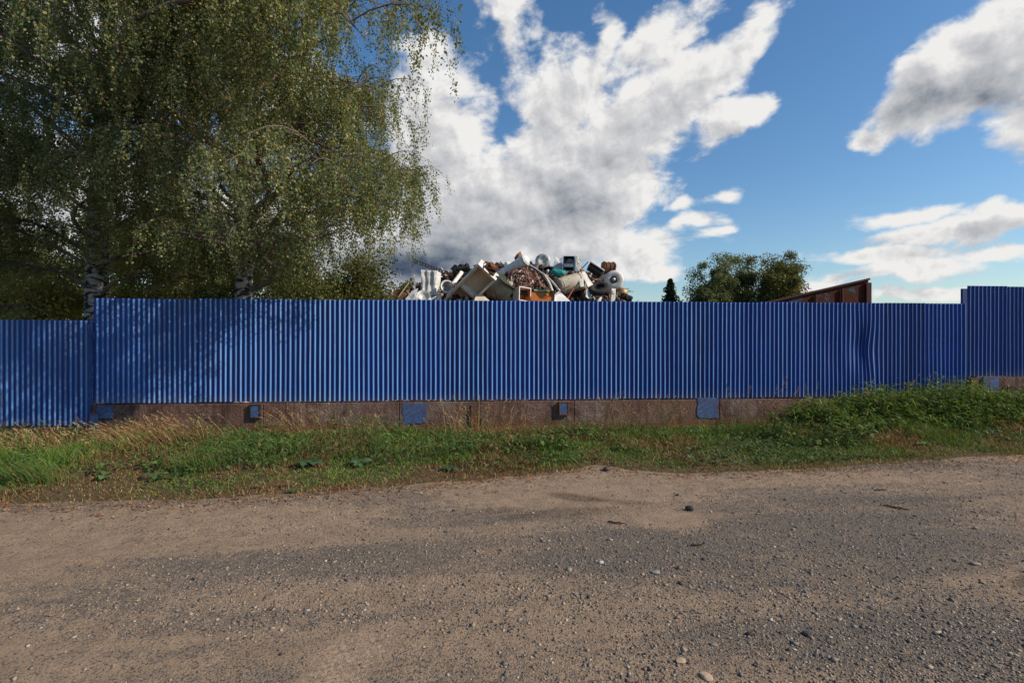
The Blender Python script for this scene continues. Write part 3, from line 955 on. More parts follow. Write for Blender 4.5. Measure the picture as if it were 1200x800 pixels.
# knee-high mixed weeds in patches along the rest of the verge
n = 3600
x = -10 + 16 * RNG.random(n)
t = 0.28 + 0.60 * RNG.random(n)
pf = fbm(x, t * 4, 0.75, 63)
ok = (pf > 0.50) & (RNG.random(n) < sstep(0.50, 0.62, pf) + 0.1)
x, t, pf = x[ok], t[ok], pf[ok]
n = len(x)
e, f = edge_y(x), fence_y(x) - 0.25
y = e + (f - e) * t
hh = (0.10 + 0.26 * RNG.random(n)) * (0.5 + 1.6 * sstep(0.50, 0.68, pf)) * (1 - 0.45 * sstep(0.7, 0.9, t)) * 0.8
D = nrm(np.stack([RNG.normal(0, 0.25, n), RNG.normal(-0.05, 0.25, n), np.ones(n)], -1))
base = np.stack([x, y, gz(x, y)], -1)
kind = sstep(0.45, 0.55, fbm(x, y, 1.3, 64))
mm = 8
tt = RNG.random((n, mm)) * 0.85 + 0.15
pb = (base[:, None] + D[:, None] * (hh[:, None] * tt)[..., None]).reshape(-1, 3)
N = len(pb)
a = RNG.random(N) * 6.283
D2 = nrm(np.stack([np.cos(a), np.sin(a), 0.2 + 0.9 * RNG.random(N)], -1))
L2 = 0.035 + 0.075 * RNG.random(N)
wd = np.where(np.repeat(kind, mm) > 0.5, 0.5, 0.2)
V, F, k = batch_blades(pb, D2, L2, L2 * wd, np.stack([0 * a, 0 * a, -0.5 - 0.4 * RNG.random(N)], -1), [0.2, 0.9, 1.0, 0.55, 0.04], nrm(np.cross(D2, np.array([0.05, 0.12, 1.0])) + RNG.normal(0, 0.25, (N, 3))))
r = RNG.random((N, 1))
c2 = np.array([0.045, 0.100, 0.024]) * (1 - r) + np.array([0.130, 0.205, 0.050]) * r
c2 = c2 * (0.7 + 0.6 * np.repeat(fbm(x, y, 2.0, 66), mm))[:, None]
c2 = np.where(RNG.random((N, 1)) < 0.10, [[0.26, 0.16, 0.06]], c2)
mb.add(V, F, np.repeat(c2, k, 0))
V, F, k = batch_blades(base, D, hh, np.full(n, 0.005), 0 * D, [1, 0.9, 0.7, 0.2])
mb.add(V, F, np.repeat(np.array([[0.10, 0.12, 0.04]]) * (0.6 + 0.8 * RNG.random((n, 1))), k, 0))
# dry seed stems that stand above them, leaning
n = 60
x = 3.8 + 8 * RNG.random(n)
y = fence_y(x) - 0.3 - 0.5 * RNG.random(n)
D = nrm(np.stack([RNG.normal(0.35, 0.35, n), RNG.normal(-0.1, 0.2, n), np.ones(n)], -1))
hh = 0.5 + 0.5 * RNG.random(n)
b_ = np.stack([x, y, gz(x, y)], -1)
bd = np.stack([RNG.normal(0.1, 0.2, n), 0 * x, 0 * x], -1)
V, F, k = batch_blades(b_, D, hh, np.full(n, 0.008), bd, [1, 0.9, 0.8, 0.6])
mb.add(V, F, np.repeat(np.array([[0.22, 0.15, 0.07]]) * (0.6 + 0.8 * RNG.random((n, 1))), k, 0))
tip = b_ + (D + bd) * hh[:, None]
for j in range(9):
    a = RNG.random(n) * 6.283
    D3 = nrm(D + 0.7 * np.stack([np.cos(a), np.sin(a), 0 * a], -1))
    V, F, k = batch_blades(tip - D * (0.03 * j), D3, np.full(n, 0.05), np.full(n, 0.012), bd * 0, [0.4, 1, 0.2])
    mb.add(V, F, np.repeat(np.array([[0.25, 0.17, 0.08]]) * (0.6 + 0.7 * RNG.random((n, 1))), k, 0))
o = mb.build('tall_weeds', M_GRASS)
o['kind'] = 'stuff'
o['label'] = 'tall green weeds along the verge, densest against the right part of the fence'

# tufts of tall dry grass, bent over to the left
M_STRAW = m_tint('dry_straw', 0.75, 0.2, 0.2)
def tuft(px, py, h, nn, label, lean=-0.45, green=0.15, spread=0.22, name='dry_grass_tuft', cat='grass tuft', seeds=True):
    if seeds:
        h, nn = h * (0.9 if nn > 70 else 1.02), int(nn * (0.72 if nn > 70 else 1.35))
    p = ground_pt(px, py)
    base = np.array(p)[None] + np.stack([RNG.normal(0, spread, nn), RNG.normal(0, spread * 0.5, nn), np.zeros(nn)], -1)
    base[:, 2] = gz(base[:, 0], base[:, 1])
    D = nrm(np.stack([RNG.normal(lean * 0.5, 0.22, nn), RNG.normal(-0.05, 0.2, nn), np.ones(nn)], -1))
    L = h * (0.5 + 0.6 * RNG.random(nn))
    bend = np.stack([RNG.normal(lean, 0.22, nn), RNG.normal(0, 0.15, nn), -0.25 * RNG.random(nn)], -1)
    mb = MB()
    pal = np.array([[.36, .23, .10], [.26, .14, .065], [.42, .30, .15], [.18, .085, .045]])
    col = pal[RNG.integers(0, 4, nn)]
    col = np.where(RNG.random((nn, 1)) < green, [[0.09, 0.14, 0.03]], col)
    V, F, k = batch_blades(base, D, L, np.full(nn, 0.0055), bend, [1, 0.9, 0.8, 0.6, 0.3])
    mb.add(V, F, np.repeat(col, k, 0))
    if seeds:
        tip = base + (D + bend) * L[:, None]
        T = nrm(D + 2 * bend)
        for j in range(6):
            a = RNG.random(nn) * 6.283
            D3 = nrm(T + 0.45 * np.stack([np.cos(a), np.sin(a), 0 * a], -1))
            V, F, k = batch_blades(tip - T * 0.018 * j, D3, np.full(nn, 0.035), np.full(nn, 0.009), bend * 0, [0.4, 1, 0.2])
            mb.add(V, F, np.repeat(col * 1.1, k, 0))
    V = np.concatenate(mb.v) - np.array(p)[None]
    o = np_mesh(name, V, np.concatenate(mb.f), M_STRAW, None, {'tint': np.concatenate(mb.c)}, loc=p)
    return tag(o, label, cat)
tuft(196, 524, 0.62, 150, 'tall straw coloured grass tuft bending left beside the blue post foot')
tuft(238, 522, 0.66, 130, 'tall dry grass tuft just right of the one by the blue post foot', -0.5)
tuft(150, 528, 0.55, 160, 'pale flattened dry grass tuft below the fence step at left', -0.6)
tuft(62, 532, 0.50, 200, 'wide dry grass tuft under the lower left fence', -0.3, 0.15, 0.4)
tuft(12, 535, 0.55, 170, 'dry grass tuft at the far left edge of the verge', -0.15, 0.2, 0.35)
tuft(352, 516, 0.55, 45, 'sparse reddish dry grass tuft below the dark wall box', -0.3, 0.1, 0.18)
tuft(372, 514, 0.66, 50, 'thin leaning dry stalks between the dark wall box and blue patch', -0.25, 0.1, 0.25)
tuft(545, 513, 0.72, 55, 'tall upright dry stalks right of the blue patch on the plinth', -0.1, 0.25, 0.25)
tuft(586, 512, 0.60, 40, 'thin dry stalks in front of the plinth left of the rusty box', 0.1, 0.2, 0.25)
tuft(724, 510, 0.78, 45, 'thin tall stalks right of the rusty box, reaching up the fence', 0.15, 0.35, 0.2)
tuft(775, 508, 0.72, 45, 'thin tall stalks left of the right blue patch', 0.1, 0.35, 0.2)
tuft(430, 516, 0.5, 60, 'short dry tuft left of the blue patch on the plinth', -0.2, 0.3, 0.2)
for (px, py, h, nn, lab, ln) in ((232, 552, 0.34, 260, 'dense dark green grass tuft on the left verge', -0.2), (40, 566, 0.34, 420, 'matted bluish green grass tuft at the left edge of the verge', -0.5), (630, 528, 0.32, 220, 'green grass tuft in front of the plinth at centre', 0.0),
                             (870, 512, 0.42, 240, 'green grass tuft left of the tall weeds', 0.1), (915, 515, 0.4, 200, 'green grass tuft touching the left end of the tall weeds', 0.0)):
    tuft(px, py, h, nn, lab, ln, 0.93, 0.16, 'grass_tuft', 'grass tuft', False)

M_DOCK = m_tint('dock_leaf', 0.5, 0.25, 0.3)
def dock(px, py, size, nl, label, tone=(0.085, 0.16, 0.05), flat=0.5):
    p = ground_pt(px, py)
    mb = MB()
    a = np.arange(nl) * 2.4 + RNG.random(nl) * 0.6
    D = nrm(np.stack([np.cos(a), np.sin(a), flat + 0.5 * RNG.random(nl)], -1))
    L = size * (0.7 + 0.5 * RNG.random(nl))
    V, F, k = batch_blades(np.zeros((nl, 3)), D, L, L * 0.42, np.stack([0 * a, 0 * a, -0.45 - 0.3 * RNG.random(nl)], -1), [0.06, 0.10, 0.75, 1.0, 0.9, 0.6, 0.05], nrm(np.cross(D, np.array([0, 0, 1.0])) + RNG.normal(0, 0.15, (nl, 3))))
    mb.add(V, F, np.repeat(np.array([tone]) * (0.75 + 0.5 * RNG.random((nl, 1))), k, 0))
    o = np_mesh('broadleaf_plant', np.concatenate(mb.v), np.concatenate(mb.f), M_DOCK, None, {'tint': np.concatenate(mb.c)}, True, (p.x, p.y, p.z + 0.04))
    return tag(o, label, 'plant')
dock(121, 562, 0.17, 8, 'pale broad leaved plant on the left verge, nearer the left edge')
dock(183, 562, 0.20, 7, 'broad leaved plant with upright pale leaf left of the dark tuft')
dock(363, 547, 0.24, 13, 'leafy dark green dock plant among the grass below the dark wall box', (0.05, 0.11, 0.04))
dock(420, 547, 0.22, 10, 'broad leaved plant right of the dark dock plant', (0.075, 0.14, 0.06))
dock(1083, 524, 0.19, 6, 'bright green burdock leaf at the foot of the tall weeds', (0.13, 0.26, 0.05), 0.75)
dock(346, 578, 0.10, 9, 'small rosette of leaves close to the road edge')
dock(526, 552, 0.16, 9, 'small dock plant on the verge below the blue patch', (0.05, 0.11, 0.045))

# ------------------------------------------------------------------ trees
def m_birch():
    m, b, out = new_mat('birch_bark')
    v = b.n('ShaderNodeTexCoord').outputs['Object']
    n1 = b.noise(b.mapv(v, scale=(1, 1, 2.2)), 3.2, 6, 0.65, 0.6)
    n2 = b.noise(b.mapv(v, scale=(1, 1, 7)), 7, 5, 0.6)
    n3 = b.noise(v, 24, 5, 0.6)
    c = b.mix(n3, (0.34, 0.29, 0.26), (0.50, 0.46, 0.42))
    c = b.mix(b.sm(n2, 0.56, 0.66), c, (0.16, 0.13, 0.115))
    c = b.mix(b.sm(n1, 0.46, 0.55), c, (0.035, 0.028, 0.024))
    finish(b, out, c, 0.85, 0, 0.2, b.m('MULTIPLY_ADD', n1, -1.0, n3), 0.7, 0.03)
    return m
M_BIRCH = m_birch()
M_LIMB = m_worn('birch_limb', (0.20, 0.145, 0.125), 0.0, 0.85, 0, 0.6, 4)
M_TRUNK = m_worn('grey_brown_bark', (0.10, 0.075, 0.055), 0.1, 0.9, 0, 0.5, 5)
M_LEAF = m_tint('leaf', 0.5, 0.38, 0.22)

def leaves_at(P, size, down, cols, up=0.0):
    """rhombic leaves hanging at points P"""
    n = len(P)
    D = nrm(RNG.normal(0, 0.65, (n, 3)) + np.array([0, 0, -down]))
    S = nrm(np.cross(D, RNG.normal(0, 1, (n, 3))))
    L = size * (0.55 + 0.85 * RNG.random(n))[:, None]
    W = L * 0.40
    mid = P + D * L * 0.45
    V = np.stack([P, mid - S * W, P + D * L, mid + S * W], 1).reshape(-1, 3)
    F = np.arange(n * 4).reshape(n, 4)
    return V, F, cols

def birch(label, base, Ht, r0, reach_fn, nl, seed, z0, leafn=44, leaf=0.047, hang=(0.5, 1.7), gap=None, tint=1.0, side=None, lowest=2.75):
    rg = np.random.default_rng(seed)
    t = thing('birch_tree', label, 'tree', base)
    # trunk
    K = 16
    tz = np.linspace(0, 1, K)
    ph = rg.random(2) * 6
    tr = np.stack([0.22 * np.sin(tz * 5 + ph[0]) * tz, 0.18 * np.sin(tz * 4 + ph[1]) * tz, tz * Ht], -1)
    rad = r0 * (1 - tz) ** 0.8 + 0.015
    rad[0] *= 1.25
    V, F = batch_tubes(tr[None], rad[None], 14)
    np_mesh('trunk', V, F, M_BIRCH, t, smooth=True)
    # limbs
    lim, lr = [], []
    Kl = 12
    s = np.linspace(0, 1, Kl)
    for i in range(nl):
        h = z0 + (Ht * 0.95 - z0) * ((i + rg.random()) / nl) ** 0.95
        az = i * 2.39996 + rg.normal(0, 0.4)
        if side is not None and rg.random() < 0.30:
            az = side + rg.normal(0, 0.6)
        reach = reach_fn(h, az) * (0.7 + 0.4 * rg.random())
        rise = reach * (0.35 + 0.45 * rg.random())
        pt = np.array([np.interp(h / Ht, tz, tr[:, j]) for j in range(3)])
        d = np.array([math.cos(az), math.sin(az), 0])
        pd = np.array([-d[1], d[0], 0])
        w1, w2 = rg.normal(0, 0.14, 2)
        path = pt + d * (reach * s ** 0.95)[:, None] + np.array([0, 0, 1.0]) * (rise * (1.7 * s - 1.25 * s ** 2.2))[:, None] + pd * (reach * (w1 * np.sin(s * 4) + w2 * np.sin(s * 9) * 0.5))[:, None]
        path += np.array([0, 0, 1.0]) * (0.10 * reach * np.sin(s * 7 + i) * s)[:, None]
        lim.append(path)
        rr = (0.014 + 0.0125 * reach * (1 - h / Ht * 0.5)) * (1 - s) ** 0.9 + 0.006
        lr.append(rr)
    lim = np.array(lim)
    lr = np.array(lr)
    # side branches
    subs, sr = [], []
    for i in range(nl):
        ln = np.linalg.norm(lim[i, -1] - lim[i, 0])
        m_ = int(6 + ln * 2.6)
        for j in range(m_):
            q = 0.22 + 0.78 * (j + rg.random()) / m_
            p = np.array([np.interp(q, s, lim[i, :, c]) for c in range(3)])
            d = nrm(lim[i, -1] - lim[i, 0])
            az = math.atan2(d[1], d[0]) + rg.choice([-1, 1]) * (0.4 + 0.8 * rg.random())
            L = (0.5 + 1.1 * rg.random()) * (0.6 + 0.12 * ln)
            d2 = np.array([math.cos(az), math.sin(az), 0])
            path = p + d2 * (L * s)[:, None] + np.array([0, 0, 1.0]) * (L * (0.55 * s - 0.75 * s ** 2))[:, None]
            subs.append(path)
            sr.append(0.010 * (1 - s) + 0.003)
    subs = np.array(subs)
    sr = np.array(sr)
    V1, F1 = batch_tubes(lim, lr, 7)
    V2, F2 = batch_tubes(subs[:, ::2], sr[:, ::2], 4)
    np_mesh('branches', np.concatenate([V1, V2]), np.concatenate([F1, F2 + len(V1)]), M_LIMB, t, smooth=True)
    # hanging twigs
    st = []
    for arr, cnt in ((lim, 14), (subs, 9)):
        N = len(arr)
        q = 0.30 + 0.70 * rg.random((N, cnt))
        f = q * (Kl - 1)
        i0 = np.minimum(f.astype(int), Kl - 2)
        w = (f - i0)[..., None]
        a = arr[np.arange(N)[:, None], i0] * (1 - w) + arr[np.arange(N)[:, None], i0 + 1] * w
        st.append(a.reshape(-1, 3))
    st = np.concatenate(st)
    N = len(st)
    L = hang[0] + (hang[1] - hang[0]) * rg.random(N) ** 1.3
    low = lowest + (0.75 * sstep(2.4, 3.8, st[:, 0]) if side is not None else 0)
    L = np.minimum(L, np.maximum(st[:, 2] + base[2] - low - 0.6 * rg.random(N), 0.15))
    clump = np.sin(st[:, 0] * 2.3 + seed) * np.sin(st[:, 1] * 2.6 + 1.3 * seed) * np.sin(st[:, 2] * 1.9 + seed)
    kp = rg.random(N) < np.clip(1.0 + 1.0 * clump, 0.30, 1.0)
    st, L = st[kp], L[kp]
    N = len(st)
    if gap is not None:
        keepn = ~gap(st, base)
        st, L = st[keepn], L[keepn]
        N = len(st)
    kk = 6
    u = np.linspace(0, 1, kk)
    a = rg.random(N) * 6.283
    out = np.stack([np.cos(a), np.sin(a), 0 * a], -1) * (0.12 + 0.45 * rg.random(N))[:, None]
    sway = np.stack([rg.normal(0, 0.06, N), rg.normal(0, 0.06, N), 0 * a], -1)
    tw = st[:, None] + out[:, None] * (np.sqrt(u)[None, :, None]) * np.minimum(L, 1)[:, None, None] + sway[:, None] * (L[:, None] * u ** 2)[..., None]
    tw[:, :, 2] -= L[:, None] * (u ** 1.15)[None]
    Vt, Ft = batch_tubes(tw, np.repeat(np.linspace(0.0035, 0.0016, kk)[None], N, 0), 3)
    np_mesh('twigs', Vt, Ft, M_LIMB, t)
    # leaves along the twigs
    reps = np.maximum((L * leafn).astype(int), 4)
    ti = np.repeat(np.arange(N), reps)
    q = rg.random(len(ti))
    f = q * (kk - 1)
    i0 = np.minimum(f.astype(int), kk - 2)
    w = (f - i0)[:, None]
    P = tw[ti, i0] * (1 - w) + tw[ti, i0 + 1] * w + rg.normal(0, 0.04, (len(ti), 3))
    c1, c2, c3 = np.array([0.050, 0.074, 0.030]), np.array([0.105, 0.126, 0.050]), np.array([0.19, 0.155, 0.060])
    r = rg.random((len(P), 1))
    tw_r = rg.random((N, 1))[ti]
    col = c1 * (1 - r) + c2 * r
    col = np.where(rg.random((len(P), 1)) < 0.10 + 0.16 * tw_r, c3, col) * (0.75 + 0.5 * tw_r) * tint
    V, F, col = leaves_at(P, leaf, 0.75, col)
    np_mesh('crown', V, F, M_LEAF, t, {'tint': col})
    return t

def reach2(h, az):
    return (1 - (0.22 * max(0.0, math.cos(az)) if h < 7.8 else 0.50 * max(0.0, math.cos(az + 0.55))) - 0.30 * max(0.0, -math.cos(az)) + (0.26 if h < 7.5 else 0.0) * math.exp(-((math.atan2(math.sin(az + 0.85), math.cos(az + 0.85))) / 0.5) ** 2)) * float(np.interp(h, [0, 2.5, 4, 6, 8, 9.8, 12, 14.5], [2.2, 3.6, 4.3, 4.4, 4.2, 3.4, 1.9, 0.5]))
def reach1(h, az):
    return float(np.interp(h, [0, 2.5, 4, 7, 9, 11, 14, 16], [1.6, 2.6, 3.6, 4.6, 4.6, 4.0, 2.2, 0.5]))
birch('large weeping birch overhanging the fence, second trunk from the left', (-6.05, 11.45, 0), 14.5, 0.20, reach2, 84, 3, 2.7, 92, 0.040, (0.3, 1.3), tint=1.9, side=-0.85, lowest=2.9)
birch('tall weeping birch at left with thick white trunk above the fence step', (-10.1, 12.5, 0), 15.5, 0.27, reach1, 48, 5, 2.6, 76, 0.042, (0.3, 1.4), tint=2.0, lowest=4.0,
      gap=lambda st, b_: ((np.abs(st[:, 0]) < 0.75) & (st[:, 1] < 0.3) & (st[:, 2] < 5.4)) | ((st[:, 0] > -1.0) & (st[:, 0] < 0.7) & (st[:, 2] > 7.2) & (st[:, 2] < 10.8) & (np.sin(st[:, 1] * 40) < 0.75)))
birch('birch at the far left edge with yellowish drooping foliage', (-13.9, 11.4, 0), 13.5, 0.22, lambda h, az: reach2(h, az) * (1.0 - 0.12 * max(0.0, math.cos(az))), 54, 9, 1.5, 66, 0.044, (0.3, 1.4), tint=2.3, lowest=3.6)

def leafy_tree(name, label, base, Ht, rx, cz, rz, ncl, nleaf, leaf, cols, seed, trunk_r=0.12, trunk_m=None, cat='tree', clr=0.75, group=None, stems=1):
    rg = np.random.default_rng(seed)
    t = thing(name, label, cat, base, group=group)
    # clump centres in an uneven ellipsoid
    P = []
    while len(P) < ncl:
        p = rg.normal(0, 0.5, 3)
        rr = np.linalg.norm(p)
        if rr < 1.0 and rr > 0.15:
            k = 0.85 + 0.35 * math.sin(3 * math.atan2(p[1], p[0]) + seed) * 0.5
            P.append([p[0] * rx * k, p[1] * rx * k, cz + p[2] * rz])
    P = np.array(P)
    P[:, 2] = np.maximum(P[:, 2], 0.25)
    # trunk and limbs
    K = 8
    s = np.linspace(0, 1, K)
    paths, rads = [], []
    for k in range(stems):
        top = np.array([rg.normal(0, 0.15 * rx), rg.normal(0, 0.15 * rx), min(Ht * 0.9, cz + rz * 0.7)])
        b0 = np.array([rg.normal(0, 0.12) if stems > 1 else 0, rg.normal(0, 0.12) if stems > 1 else 0, 0])
        paths.append(b0 + (top - b0) * s[:, None] + np.stack([0.05 * np.sin(s * 6 + k), 0.05 * np.cos(s * 5 + k), 0 * s], -1) * rx)
        rads.append(trunk_r * (1 - 0.85 * s))
    nb = min(ncl, 34)
    for i in range(nb):
        z = max(0.2, P[i, 2] * (0.45 + 0.25 * rg.random()))
        main = paths[i % stems]
        p0 = np.array([np.interp(z, main[:, 2], main[:, c]) for c in range(3)])
        path = p0 + (P[i] - p0) * s[:, None] + np.array([0, 0, 1]) * (0.12 * np.sin(s * math.pi) * np.linalg.norm(P[i] - p0))[:, None]
        paths.append(path)
        rads.append(trunk_r * 0.35 * (1 - 0.8 * s))
    V, F = batch_tubes(np.array(paths), np.array(rads), 6)
    np_mesh('trunk', V, F, trunk_m or M_TRUNK, t, smooth=True)
    ci = rg.integers(0, ncl, nleaf)
    cs = clr * (0.45 + 0.95 * rg.random(ncl))
    off = rg.normal(0, 1, (nleaf, 3))
    off = nrm(off) * (rg.random((nleaf, 1)) ** 0.6)
    Q = P[ci] + off * cs[ci][:, None] * np.array([1, 1, 0.8])
    Q[:, 2] = np.maximum(Q[:, 2], 0.05)
    ctone = (0.7 + 0.6 * rg.random((ncl, 1)))[ci]
    r = rg.random((nleaf, 1))
    col = (np.array(cols[0]) * (1 - r) + np.array(cols[1]) * r) * ctone
    V, F, col = leaves_at(Q, leaf, 0.25, col)
    np_mesh('crown', V, F, M_LEAF, t, {'tint': col})
    return t

OL = ((0.24, 0.235, 0.090), (0.42, 0.38, 0.14))
DK = ((0.040, 0.065, 0.024), (0.095, 0.120, 0.038))
MD = ((0.075, 0.092, 0.030), (0.16, 0.160, 0.050))
leafy_tree('bush', 'pale olive bush behind the low left fence, at the left edge', (-17.0, 17.0, 0), 5.6, 2.3, 3.3, 2.4, 60, 26000, 0.085, OL, 41, 0.08, cat='bush', stems=3)
leafy_tree('bush', 'olive green bush behind the low left fence, left of the thick birch trunk', (-14.6, 15.8, 0), 4.8, 1.7, 2.7, 2.0, 50, 22000, 0.08, OL, 42, 0.07, cat='bush', stems=3)
leafy_tree('sapling', 'light green sapling between the two birch trunks', (-11.5, 16.6, 0), 6.0, 1.5, 3.8, 2.3, 46, 20000, 0.08, OL, 43, 0.06, M_BIRCH, stems=2)
leafy_tree('bush', 'dark green bush behind the second birch trunk', (-9.2, 17.0, 0), 4.8, 2.0, 2.6, 2.1, 50, 22000, 0.085, DK, 44, 0.07, cat='bush', stems=3)
leafy_tree('bush', 'brownish olive bush just right of the second birch trunk', (-6.3, 15.4, 0), 4.0, 1.6, 2.5, 1.7, 46, 20000, 0.07, MD, 45, 0.06, cat='bush', stems=3)
leafy_tree('bush', 'low olive bush under the right end of the birch crown', (-4.9, 16.5, 0), 4.7, 1.35, 2.8, 1.8, 50, 20000, 0.075, MD, 46, 0.05, cat='bush', stems=3)
leafy_tree('young_tree', 'slender brownish young tree left of the scrap heap', (-7.9, 27.5, 0), 6.8, 1.5, 3.6, 3.0, 40, 11000, 0.10, ((0.07, 0.065, 0.022), (0.12, 0.10, 0.035)), 47, 0.07)
leafy_tree('young_tree', 'small grey green tree touching the left foot of the scrap heap', (-6.9, 33, 0), 6.2, 1.45, 4.0, 2.1, 34, 8000, 0.12, ((0.07, 0.10, 0.045), (0.14, 0.17, 0.07)), 48, 0.08)
for i, (x, y, h, r_, lab) in enumerate(((-27, 26, 10.5, 4.0, 'tall dark tree behind the bushes at the far left'), (-21.5, 28, 10, 3.8, 'dark tree behind the thick birch trunk'), (-16.5, 27, 8.5, 3.4, 'dark tree behind the gap between the birches'), (-12, 29, 6.6, 2.8, 'dark tree behind the second birch crown'))):
    leafy_tree('background_tree', lab, (x, y, 0), h, r_, h * 0.55, h * 0.45, 60, 20000, 0.14, DK if i % 2 else MD, 60 + i, 0.16, clr=1.0)
leafy_tree('deciduous_tree', 'dark green tree, leftmost of three right of the scrap heap', (15.7, 40, 0), 8.2, 2.3, 4.7, 3.5, 110, 52000, 0.11, ((0.075, 0.105, 0.05), (0.15, 0.175, 0.075)), 71, 0.2, clr=0.8)
leafy_tree('deciduous_tree', 'olive tree in the middle of three beyond the fence', (18.3, 41.5, 0), 8.7, 2.6, 5.3, 3.7, 110, 50000, 0.11, ((0.09, 0.115, 0.05), (0.17, 0.19, 0.08)), 72, 0.2, clr=0.8)
leafy_tree('deciduous_tree', 'tallest olive tree, rightmost of three left of the rusty skip', (20.4, 39.5, 0), 9.0, 2.9, 4.9, 4.1, 120, 60000, 0.11, ((0.09, 0.105, 0.035), (0.18, 0.18, 0.06)), 73, 0.22, clr=0.85)
def conifer(label, base, Ht, r0, seed):
    rg = np.random.default_rng(seed)
    t = thing('conifer_tree', label, 'tree', base)
    bm = bmesh.new()
    add_cyl(bm, (0, 0, 0), (0, 0, Ht), 0.12, 0.02, 8)
    bm_obj('trunk', bm, M_TRUNK, t)
    n = 8000
    z = Ht * (0.12 + 0.88 * rg.random(n) ** 1.0)
    a = rg.random(n) * 6.283
    lay = 0.62 + 0.38 * np.sin(z * 6.0 + 1.5 * np.sin(a * 3)) + 0.25 * np.sin(a * 5 + z * 3)
    rr = r0 * (1 - z / Ht) ** 0.7 * np.abs(lay) * rg.random(n) ** 0.5 + 0.05
    P = np.stack([rr * np.cos(a), rr * np.sin(a), z - 0.25 * rr], -1)
    r = rg.random((n, 1))
    V, F, col = leaves_at(P, 0.16, 0.3, np.array([0.018, 0.034, 0.014]) * (1 - r) + np.array([0.05, 0.07, 0.025]) * r)
    np_mesh('crown', V, F, M_LEAF, t, {'tint': col})
conifer('small dark conifer tip between the scrap heap and the three trees', (13.6, 44, 0), 7.1, 2.0, 81)
leafy_tree('bush', 'low dark bush right of the small conifer tip', (14.9, 45, 0), 5.3, 1.2, 3.9, 1.3, 24, 4000, 0.15, DK, 82, 0.06, cat='bush', stems=2)
leafy_tree('bush', 'low green bush at the right foot of the scrap heap', (10.4, 43, 0), 5.3, 1.3, 3.7, 1.3, 24, 4500, 0.15, MD, 83, 0.06, cat='bush', stems=2)

# ------------------------------------------------------------------ scrap heap
def at(px, py, Y):
    return Vector(((px - 600) / 600 * Y, Y, EYE + (400 - py) / 600 * Y))
def PX(Y):
    return Y / 600.0      # metres per photo pixel at depth Y

M_WHITE = m_worn('white_enamel', (0.82, 0.80, 0.76), 0.30, 0.4, 0, 0.25, 6)
M_CREAM = m_worn('cream_plastic', (0.80, 0.66, 0.52), 0.02, 0.5, 0, 0.2, 3)
M_CREAMW = m_worn('cream_white', (0.86, 0.79, 0.69), 0.22, 0.45, 0, 0.22, 5)
M_BEIGE = m_worn('beige_tank', (0.62, 0.53, 0.40), 0.32, 0.6, 0, 0.4, 4)
M_GREY = m_worn('grey_metal', (0.34, 0.35, 0.36), 0.18, 0.45, 0.5, 0.4, 5)
M_LGREY = m_worn('pale_metal', (0.60, 0.60, 0.58), 0.35, 0.45, 0.2, 0.35, 5)
M_BLUEG = m_worn('blue_grey_metal', (0.17, 0.25, 0.33), 0.15, 0.5, 0.2, 0.4, 5)
M_BLACK = m_worn('black_rubber', (0.022, 0.021, 0.020), 0.08, 0.8, 0, 0.4, 8)
M_RUST = m_worn('rusty_iron', (0.15, 0.062, 0.032), 0.55, 0.9, 0, 0.5, 7)
M_ORANGE = m_worn('orange_panel', (0.62, 0.19, 0.035), 0.12, 0.55, 0, 0.35, 4)
M_TEAL = m_worn('teal_plastic', (0.02, 0.30, 0.27), 0.02, 0.5, 0, 0.3, 9)
M_GREENISH = m_worn('pale_green_paint', (0.40, 0.48, 0.30), 0.2, 0.6, 0, 0.3, 6)
M_WOODY = m_worn('tan_wood', (0.42, 0.28, 0.15), 0.05, 0.8, 0, 0.4, 8)

# the mound itself
def heap_z(x, y):
    prof = np.interp(x, [-5.6, -4.6, -3.7, -3.0, -2.0, -1.0, 0, 1.0, 2.0, 3.0, 3.7, 4.3, 5.4], [0.2, 2.6, 3.2, 3.7, 4.0, 4.1, 4.25, 4.2, 4.1, 3.9, 3.5, 2.9, 0.2])
    d = np.interp(y, [14.8, 16.2, 17.4, 18.6, 20.5, 23], [0.0, 0.45, 0.78, 1.0, 0.9, 0.0])
    return prof * d
xs, ys = np.linspace(-5.8, 5.6, 120), np.linspace(14.6, 23.2, 90)
X, Y = np.meshgrid(xs, ys, indexing='ij')
Z = heap_z(X, Y) + 0.35 * (fbm(X, Y, 1.3, 71) - 0.5) + 0.2 * (fbm(X, Y, 5, 72) - 0.5) - 0.1
V = np.stack([X, Y, Z], -1).reshape(-1, 3)
i = np.arange(X.size).reshape(X.shape)
F = np.stack([i[:-1, :-1], i[1:, :-1], i[1:, 1:], i[:-1, 1:]], -1).reshape(-1, 4)
def m_heap():
    m, b, out = new_mat('packed_scrap')
    v = b.n('ShaderNodeTexCoord').outputs['Object']
    vo = b.n('ShaderNodeTexVoronoi', {'Vector': v, 'Scale': 11.0})
    s = b.n('ShaderNodeSeparateColor', {0: vo.outputs['Color']})
    n1 = b.noise(v, 14, 6, 0.7)
    c = b.mix(s.outputs[0], (0.03, 0.018, 0.013), (0.13, 0.055, 0.03))
    c = b.mix(b.sm(s.outputs[1], 0.86, 0.9), c, (0.30, 0.28, 0.26))
    finish(b, out, c, 0.85, 0.1, 0.3, b.m('MULTIPLY_ADD', s.outputs[2], 0.8, n1), 1.0, 0.08)
    return m
mound = np_mesh('scrap_mound', V, F, m_heap())
mound['kind'] = 'stuff'
mound['label'] = 'packed dark rusty scrap forming the body of the heap'

